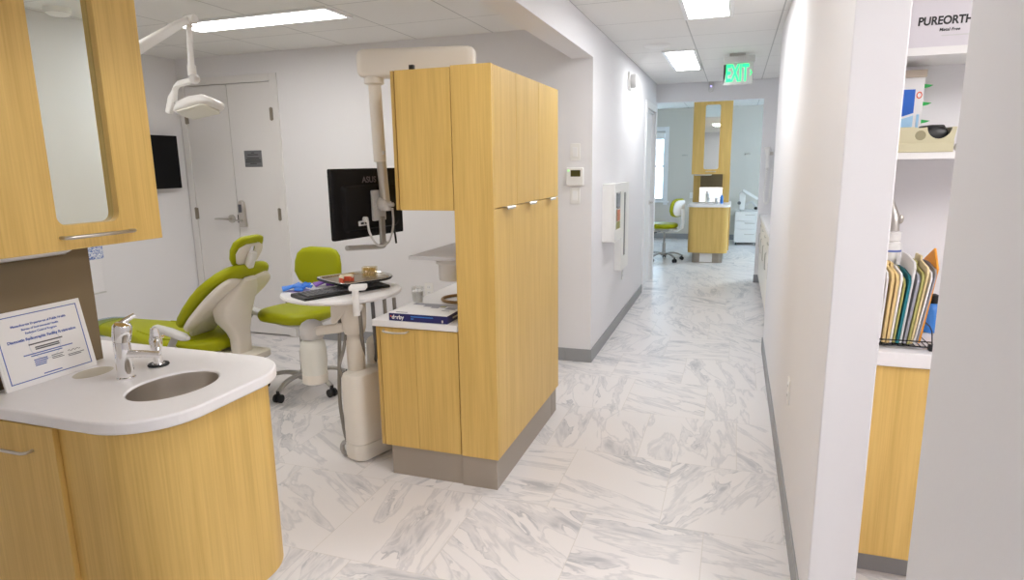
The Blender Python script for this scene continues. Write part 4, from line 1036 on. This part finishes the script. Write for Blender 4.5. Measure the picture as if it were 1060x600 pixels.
hu = Vector((.96, -.10, .10)).normalized(); hv = Vector((.18, .93, -.30)).normalized(); hn = hu.cross(hv).normalized(); hv = hn.cross(hu)
def hd(secs): return MB().loft([sring(hc+hu*s_+hn*b, hv, hn, w, h, 26, 3.4) for s_, w, h, b in secs])
hb_ = obj('lamp_head', hd([(-.148, .05, .02, .0), (-.14, .09, .036, 0), (-.09, .14, .052, .006), (.0, .16, .062, .012), (.09, .15, .056, .012), (.135, .10, .036, .004), (.148, .05, .016, 0)]), M['white'], t)
obj('lens', hd([(-.115, .07, .012, -.024), (-.095, .115, .016, -.025), (.09, .125, .016, -.021), (.11, .08, .012, -.018)]), M['warm'], hb_)
obj('yoke', MB().tube([lw[-1]+Vector((.03, 0, .06)), hc-hu*.12+Vector((0, 0, .03)), hc-hu*.10], .011, 10), M['lgrey'], t)

# ------------------------------------------------------------------ end room: white pedestal with a device, hooks
px, py = .225, 12.32
t = thing('drawer_pedestal', 'white three drawer pedestal on casters in the end room', 'drawer unit', (px, py, 0))
obj('case', MB().box(px-.205, px+.21, py-.09, py+.46, .05, .60), M['white'], t, bev=.003)
for z0, z1 in ((.06, .29), (.30, .44), (.45, .59)):
    d = obj('drawer', MB().box(px-.20+.0, px+.205, py-.108, py-.091, z0, z1), M['white'], t, bev=.003)
    h = bar_handle(MB(), (px-.03, py-.108, (z0+z1)/2+.03), (px+.13, py-.108, (z0+z1)/2+.03), (0, -1, 0), .005, .025)
    obj('handle', h, M['nickel'], d)
for dx in (-.17, .17):
    for dy in (-.05, .42):
        obj('caster', MB().cyl((px+dx-.015, py+dy, .025), (px+dx+.015, py+dy, .025), .025, 16).box(px+dx-.012, px+dx+.012, py+dy-.012, py+dy+.012, .025, .052), M['black'], t)
t = thing('tilted_device', 'white device with a tilted panel standing on the white pedestal', 'device', (.235, 12.42, .60))
obj('foot', MB().prism(rrect(-.14, .16, -.10, .12, .03), 'z', .0005, .035), M['lgrey'], t, world=False, bev=.004)
obj('stand', MB().prism([(-.15, .03), (-.06, .03), (-.05, .30), (-.12, .36), (-.16, .30)], 'y', -.05, .06), M['white'], t, world=False, bev=.008)
mm = MB().prism(rrect(-.16, .15, -.02, .02, .015), 'y', -.11, .11).rot(Matrix.Rotation(math.radians(32), 4, 'Y')).shift((.03, 0, .30))
obj('panel', mm, M['white'], t, world=False, bev=.004)
obj('dial', MB().cyl((-.155, -.05, .15), (-.155, -.075, .15), .03, 18), M['dgrey'], t, world=False)
obj('lower_arm', MB().tube([(-.05, 0, .12), (.06, 0, .17), (.14, 0, .08)], .022), M['lgrey'], t, world=False)
obj('knob', MB().ball((.13, -.05, .055), .03), M['black'], t, world=False)
for x, l in ((-.95, 'silver coat hook left of the far mirror cabinet'), (.19, 'silver coat hook right of the far mirror cabinet')):
    t = thing('coat_hook', l, 'hook', (x, FR_Y, 1.62))
    obj('plate', MB().box(x-.055, x+.055, FR_Y-.008, FR_Y, 1.605, 1.635), M['nickel'], t, bev=.003)
    for s in (-1, 1):
        obj('peg', MB().tube(bez([(x+s*.03, FR_Y-.006, 1.62), (x+s*.03, FR_Y-.04, 1.612), (x+s*.035, FR_Y-.055, 1.635)], 5), .007, 8), M['nickel'], t)
outlet((-.80, FR_Y, .85), 'y', 'white wall outlet on the far wall left of the far sink cabinet')

# ------------------------------------------------------------------ alcove at the right end of the hall
t = thing('alcove_cabinet', 'cream base cabinet with bar handles in the alcove right of the hall', 'cabinet', (.62, 6.9, 0))
AY0, AY1 = 5.47, 8.445
obj('body', MB().box(.335, .945, AY0, AY1, .10, .815), M['cream'], t, bev=.002)
obj('kick_plate', MB().box(.39, .945, AY0+.002, AY1, 0, .101), M['base'], t)
n = 5; w = (AY1-AY0)/n
for k in range(n):
    a, b = AY0+k*w+.003, AY0+(k+1)*w-.003
    d = obj('drawer', MB().box(.316, .334, a, b, .665, .812), M['cream'], t, bev=.002)
    obj('handle', bar_handle(MB(), (.316, (a+b)/2-.08, .74), (.316, (a+b)/2+.08, .74), (-1, 0, 0), .0035, .011), M['nickel'], d)
    d = obj('door', MB().box(.316, .334, a, b, .105, .660), M['cream'], t, bev=.002)
    obj('handle', bar_handle(MB(), (.316, b-.05, .46), (.316, b-.05, .62), (-1, 0, 0), .0035, .011), M['nickel'], d)
tag(obj('alcove_countertop', MB().box(.305, .948, AY0-.005, AY1+.002, .8155, .85), M['counter'], bev=.004), 'white countertop on the cream alcove cabinet', 'countertop')
t = thing('label_machine', 'small dark desk machine on the alcove countertop', 'machine', (.55, 7.7, .85))
obj('case', MB().prism([(-.14, .0005), (.12, .0005), (.12, .09), (-.02, .09), (-.14, .035)], 'y', -.11, .11), M['dgrey'], t, world=False, bev=.006)
obj('slot', MB().box(.0, .06, -.08, .08, .0895, .092), M['black'], t, world=False)
t = thing('telephone', 'white wall phone with a hanging coiled cord at the hall end', 'telephone', (.36, 8.45, 1.45))
obj('cradle', MB().prism(rrect(.345, .41, 1.56, 1.60, .008), 'y', 8.405, 8.449), M['nickel'], t, bev=.005)
obj('handset', MB().loft([sring(p, (1, 0, 0), v, w, h, 20, 3) for p, v, w, h in (((.340, 8.385, 1.655), (0, 1, .2), .03, .02), ((.340, 8.375, 1.65), (0, 1, .2), .062, .058), ((.343, 8.36, 1.60), (0, 1, 0), .058, .055), ((.345, 8.365, 1.55), (0, 1, 0), .040, .032), ((.347, 8.365, 1.46), (0, 1, 0), .038, .030), ((.349, 8.365, 1.41), (0, 1, 0), .045, .045), ((.349, 8.37, 1.385), (0, 1, 0), .03, .02))]), M['white'], t)
path = bez([(.394, 8.37, 1.39), (.385, 8.37, 1.25), (.378, 8.37, 1.08), (.400, 8.37, .985), (.432, 8.375, 1.05), (.440, 8.38, 1.22), (.445, 8.40, 1.40)], 34)
co = []
for i, p in enumerate(path):
    a = i*1.1; co.append(p+Vector((-.045, 0, 0))+Vector((math.cos(a), math.sin(a)*.5, math.sin(a)*.5))*.009)
obj('coiled_cord', MB().tube(co, .006, 6), M['white'], t)

# ------------------------------------------------------------------ supply nook on the right
NY = 2.365
t = thing('nook_cabinet', 'wood base cabinet seen through the narrow opening on the right', 'cabinet', (1.07, 2.63, 0))
obj('body', MB().box(.405, 1.745, NY+.03, 2.795, .10, .812), M['wood'], t, bev=.002)
obj('kick_plate', MB().box(.405, 1.745, NY+.08, 2.795, 0, .101), M['base'], t)
for a, b in ((.405, .85), (.85, 1.30), (1.30, 1.745)):
    d = obj('door', MB().box(a+.002, b-.002, NY+.012, NY+.029, .103, .811), M['wood'], t, bev=.0015)
    obj('handle', bar_handle(MB(), (b-.20, NY+.012, .76), (b-.06, NY+.012, .76), (0, -1, 0), .005, .028), M['nickel'], d)
tag(obj('nook_countertop', MB().box(.402, 1.748, NY, 2.799, .8125, .862), M['counter'], bev=.003), 'thick white countertop on the wood cabinet in the opening on the right', 'countertop')
SY = 2.52
def shelf(z0, z1, label):
    t = thing('wall_shelf', label, 'shelf', (1.07, 2.71, z0))
    obj('board', MB().box(.402, 1.748, SY, 2.799, z0, z1), M['paper'], t, bev=.002)
    obj('edge_band', MB().box(.402, 1.748, SY-.002, SY, z0, z1), M['white'], t)
    return t
shelf(1.4965, 1.518, 'lower white shelf carrying the beige organizer')
shelf(1.828, 1.853, 'upper white shelf carrying the white lettered box')
t = thing('lettered_box', 'white carton with bold black lettering on the upper shelf', 'box', (.76, 2.72, 1.853))
obj('carton', MB().box(.475, 1.02, SY+.03, 2.78, 1.8535, 2.18), mat('lilac_white_carton', (.70, .67, .70), .55), t, bev=.003)
text('lettering', 'PUREORTHO', .0355, M['ink'], t, frame((.541, SY+.0295, 1.937), (1, 0, 0), (0, 0, 1)), align='LEFT', bold=.0012, sx=.86, shear=.05)
text('lettering', 'Metal Free', .0135, M['ink'], t, frame((.604, SY+.0295, 1.909), (1, 0, 0), (0, 0, 1)), align='LEFT', bold=.0003, shear=.15)
obj('small_print', MB().box(.612, .72, SY+.0292, SY+.030, 1.889, 1.893), M['lgrey'], t)
t = thing('supply_box', 'blue and white supply box standing behind the beige organizer', 'box', (.49, 2.74, 1.518))
obj('carton', MB().box(.405, .605, 2.66, 2.785, 1.5185, 1.775), M['paper'], t, bev=.003)
obj('blue_label', MB().prism([(.405, 1.735), (.578, 1.735), (.578, 1.655), (.405, 1.60)], 'y', 2.6585, 2.6600), M['bluepk'], t)
obj('light_band', MB().prism([(.405, 1.592), (.578, 1.647), (.578, 1.55), (.405, 1.53)], 'y', 2.6585, 2.6600), M['ltblue'], t)
obj('side_print', MB().box(.588, .596, 2.6585, 2.66, 1.55, 1.65), M['ltblue'], t)
obj('red_mark', MB().hole_plate([(.591+.009*math.cos(a*PI/10), 1.715+.012*math.sin(a*PI/10)) for a in range(20)], [(.591+.006*math.cos(a*PI/10), 1.715+.008*math.sin(a*PI/10)) for a in range(20)], 'y', 2.6585, 2.66), M['red'], t)
obj('lid', MB().box(.402, .609, 2.656, 2.789, 1.775, 1.80), M['card'], t, bev=.002)
for z in (1.565, 1.625, 1.685, 1.745):
    obj('clip', MB().prism([(.604, z-.006), (.622, z-.003), (.634, z+.003), (.604, z+.008)], 'y', 2.67, 2.70), M['clip'], t)
t = thing('desk_organizer', 'beige plastic organizer tray on the lower shelf', 'organizer', (.56, 2.60, 1.518))
ox0, ox1 = .406, .682
fr = [(ox0, 1.5185), (ox1-.012, 1.5185), (ox1, 1.600)]
arcp = [(.632+.036*math.cos(a), 1.602+.040*math.sin(a)) for a in [-.05-PI*i/12*.97 for i in range(13)]]
fr += [(p[0], p[1]) for p in arcp] + [(.575, 1.598), (.555, 1.602)] + [(ox0, 1.602)]
obj('front_panel', MB().prism(fr, 'y', SY+.010, SY+.014), M['beige'], t)
obj('ledge', MB().box(ox0, ox1-.008, SY+.004, SY+.010, 1.5185, 1.548), M['beige'], t, bev=.002)
obj('tub', MB().box(ox0, ox1-.004, SY+.014, SY+.018, 1.5185, 1.555).box(ox0, ox1, SY+.135, SY+.139, 1.5185, 1.604).box(ox0, ox0+.004, SY+.018, SY+.135, 1.5185, 1.602).box(ox1-.012, ox1-.006, SY+.018, SY+.135, 1.5185, 1.600).box(ox0+.004, ox1-.012, SY+.018, SY+.135, 1.5185, 1.523), M['beige'], t)
obj('grip_hole', MB().cyl((.578, SY+.0095, 1.574), (.578, SY+.0102, 1.574), .016, 20), M['hole'], t)
tag(obj('black_pouch', MB().loft([sring((x, SY+.075, z), (0, 1, 0), (0, 0, 1), .08, h, 18, 3) for x, z, h in ((.575, 1.572, .02), (.59, 1.572, .07), (.62, 1.568, .085), (.655, 1.572, .075), (.664, 1.575, .03))]), M['black']), 'black pouch lying inside the beige organizer tray', 'pouch')
tag(obj('paper_roll', MB().cyl((.715, SY+.03, 1.535), (.715, SY+.09, 1.535), .0165, 20), M['paper']), 'small white roll beside the beige organizer on the lower shelf', 'roll')
# faucet, bottle, files
t = thing('gooseneck_faucet', 'steel faucet with a pull-down spray head behind the files', 'faucet', (.44, 2.72, .862))
obj('base', MB().lathe([(.03, 0), (.03, .008), (.022, .015), (.02, .10), (.017, .11)], (.44, 2.72, .8625)), M['nickel'], t)
obj('neck', MB().tube(bez([(.44, 2.72, .96), (.44, 2.72, 1.20), (.443, 2.71, 1.33), (.475, 2.69, 1.385), (.512, 2.66, 1.375), (.527, 2.63, 1.345)], 8), .012, 14), M['nickel'], t)
obj('spray_head', MB().tube([(.526, 2.634, 1.355), (.535, 2.618, 1.32), (.539, 2.611, 1.30), (.541, 2.607, 1.285), (.543, 2.602, 1.245)], [.0125, .0165, .0185, .0185, .0175], 18).ball((.560, 2.597, 1.288), .009, .009, .016), M['nickel'], t)
t = thing('white_bottle', 'white bottle with a thin blue stripe behind the manila files', 'bottle', (.512, 2.62, .862))
obj('bottle', MB().lathe([(.03, .0006), (.036, .004), (.036, .315), (.033, .333), (.024, .340)], (.553, 2.68, .862)), M['white'], t)
obj('blue_stripe', MB().lathe([(.0362, .302), (.0366, .303), (.0366, .308), (.0362, .309)], (.553, 2.68, .862)), M['blueink'], t)
obj('cap', MB().lathe([(.027, .340), (.031, .343), (.031, .372), (.026, .376)], (.553, 2.68, .862)), M['paper'], t)
# wire rack with file folders
RX0, RX1, RY0, RY1 = .472, .652, 2.42, 2.62
t = thing('file_rack', 'black wire rack holding the files on the nook countertop', 'rack', (.56, 2.52, .862))
rk = MB()
for z in (.874, .892):
    rk.tube([(RX0, RY0, z), (RX1, RY0, z)], .0022, 6)
for x in [RX0+.0+i*(RX1-RX0)/11 for i in range(12)]:
    rk.tube([(x, RY0, .874), (x, RY1, .874)], .0018, 6)
for y in (RY0, RY1): rk.tube([(RX0, y, .874), (RX1, y, .874)], .0025, 6)
obj('wire_grid', rk, M['black'], t)
for x in (RX0, RX1):
    for y in (RY0, RY1):
        obj('foot', MB().box(x-.011, x+.011, y-.012, y+.012, .8625, .885), M['black'], t, bev=.003)
    obj('end_loop', MB().tube([(x, RY0, .88), (x, RY0+.02, .925), (x, RY0+.05, .935), (x, RY1-.05, .935), (x, RY1, .88)], .0022, 6), M['black'], t)
files = [  # x at bottom, thickness, height, lean, depth offset, material, label, top tab
 (.484, .009, .262, .005, .010, 'manila', 'manila file nearest the wall end in the rack'),
 (.4945, .007, .255, .008, .004, 'paper', 'white paper file beside the first manila file'),
 (.505, .011, .268, .012, .000, 'manila2', 'thick yellow manila file, first of two'),
 (.5175, .011, .262, .014, -.002, 'manila2', 'thick yellow manila file left of the white-edged one'),
 (.529, .008, .252, .016, .004, 'paper', 'white edged paper file in the middle of the rack'),
 (.5385, .008, .248, .018, .006, 'olive', 'olive green file left of the teal one'),
 (.549, .010, .245, .020, .002, 'teal', 'teal file in the middle of the rack'),
 (.560, .008, .292, .022, .008, 'whitef', 'tall white file right of the teal file'),
 (.5705, .010, .250, .024, .004, 'greyf', 'dark grey file right of the tall white file'),
 (.5815, .009, .272, .027, .000, 'olive', 'olive manila file right of the dark grey file'),
 (.592, .008, .290, .031, .006, 'manila', 'tall manila file with a cut tab near the right end'),
 (.6015, .007, .258, .034, .010, 'whitef', 'thin white file left of the orange envelope'),
 (.611, .006, .268, .037, .014, 'greyf', 'thin grey file touching the orange envelope'),
 (.6195, .008, .318, .040, .030, 'orange', 'orange envelope at the right end of the rack'),
]
for x, th, h, lean, dy, mk, lab in files:
    y0 = 2.43+dy; z0 = .8765
    tab = .014 if mk in ('manila', 'olive', 'manila2') else .0
    prof = [(y0+.006, z0), (y0+.19, z0), (y0+.19, z0+h), (y0+.12, z0+h), (y0+.112, z0+h-tab), (y0+.02, z0+h-tab-.012), (y0, z0+h-tab-.03)]
    if mk == 'orange': prof = [(y0, z0), (y0+.18, z0), (y0+.18, z0+h-.05), (y0+.09, z0+h), (y0+.005, z0+h-.06)]
    n = len(prof); mb = MB()
    mb.v = [(x+lean*(z-z0)/h, y, z) for y, z in prof]+[(x+th*.86+lean*(z-z0)/h, y, z) for y, z in prof]
    mb.f = [tuple(range(n-1, -1, -1)), tuple(range(n, 2*n))]+[(i, (i+1) % n, n+(i+1) % n, n+i) for i in range(n)]
    tag(obj('file_folder', mb, M[mk], bev=.001), lab, 'file', 'files in the wire rack')
t = thing('spray_bottle', 'blue bottle with a black cap at the right of the file rack', 'bottle', (.715, 2.70, .862))
obj('bottle', MB().lathe([(.025, .0006), (.03, .004), (.03, .085), (.02, .105), (.013, .11)], (.715, 2.70, .862)), M['bluebot'], t)
obj('cap', MB().lathe([(.015, .11), (.017, .113), (.017, .14), (.006, .145)], (.715, 2.70, .862)), M['black'], t)
tag(obj('paper_sheet', MB().prism([(.655, 2.40), (.80, 2.375), (.83, 2.58), (.685, 2.61)], 'z', .8624, .8634), M['paper']), 'white paper lying on the nook countertop right of the file rack', 'paper')

# ------------------------------------------------------------------ world, camera, colour
w = bpy.data.worlds.new('world'); S.world = w; w.use_nodes = True
bg = w.node_tree.nodes['Background']; bg.inputs['Color'].default_value = (.62, .82, 1.0, 1); bg.inputs['Strength'].default_value = 6.0
cam = bpy.data.cameras.new('camera'); co_ = bpy.data.objects.new('camera', cam); COL.objects.link(co_)
yaw, pit, roll, f = .3341, .1940, -.0149, 663.0
cy_, sy_, cp_, sp2, cr_, sr_ = math.cos(yaw), math.sin(yaw), math.cos(pit), math.sin(pit), math.cos(roll), math.sin(roll)
fw = Vector((-sy_*cp_, cy_*cp_, -sp2)); rt = Vector((cy_, sy_, 0)); up = rt.cross(fw)
r2 = rt*cr_+up*sr_; u2 = up*cr_-rt*sr_
mw = Matrix((r2, u2, -fw)).transposed().to_4x4(); mw.translation = (0, 0, 1.5)
co_.matrix_world = mw
cam.sensor_width = 36; cam.lens = f/1060*36; cam.clip_start = .05; cam.clip_end = 100
S.camera = co_
S.view_settings.view_transform = 'Standard'; S.view_settings.look = 'None'; S.view_settings.gamma = 1
S.view_settings.use_curve_mapping = False
S.view_settings.exposure = 0.60
S.cycles.max_bounces = 10; S.cycles.diffuse_bounces = 6; S.cycles.glossy_bounces = 5
S.cycles.use_denoising = True
S.cycles.sample_clamp_indirect = 6
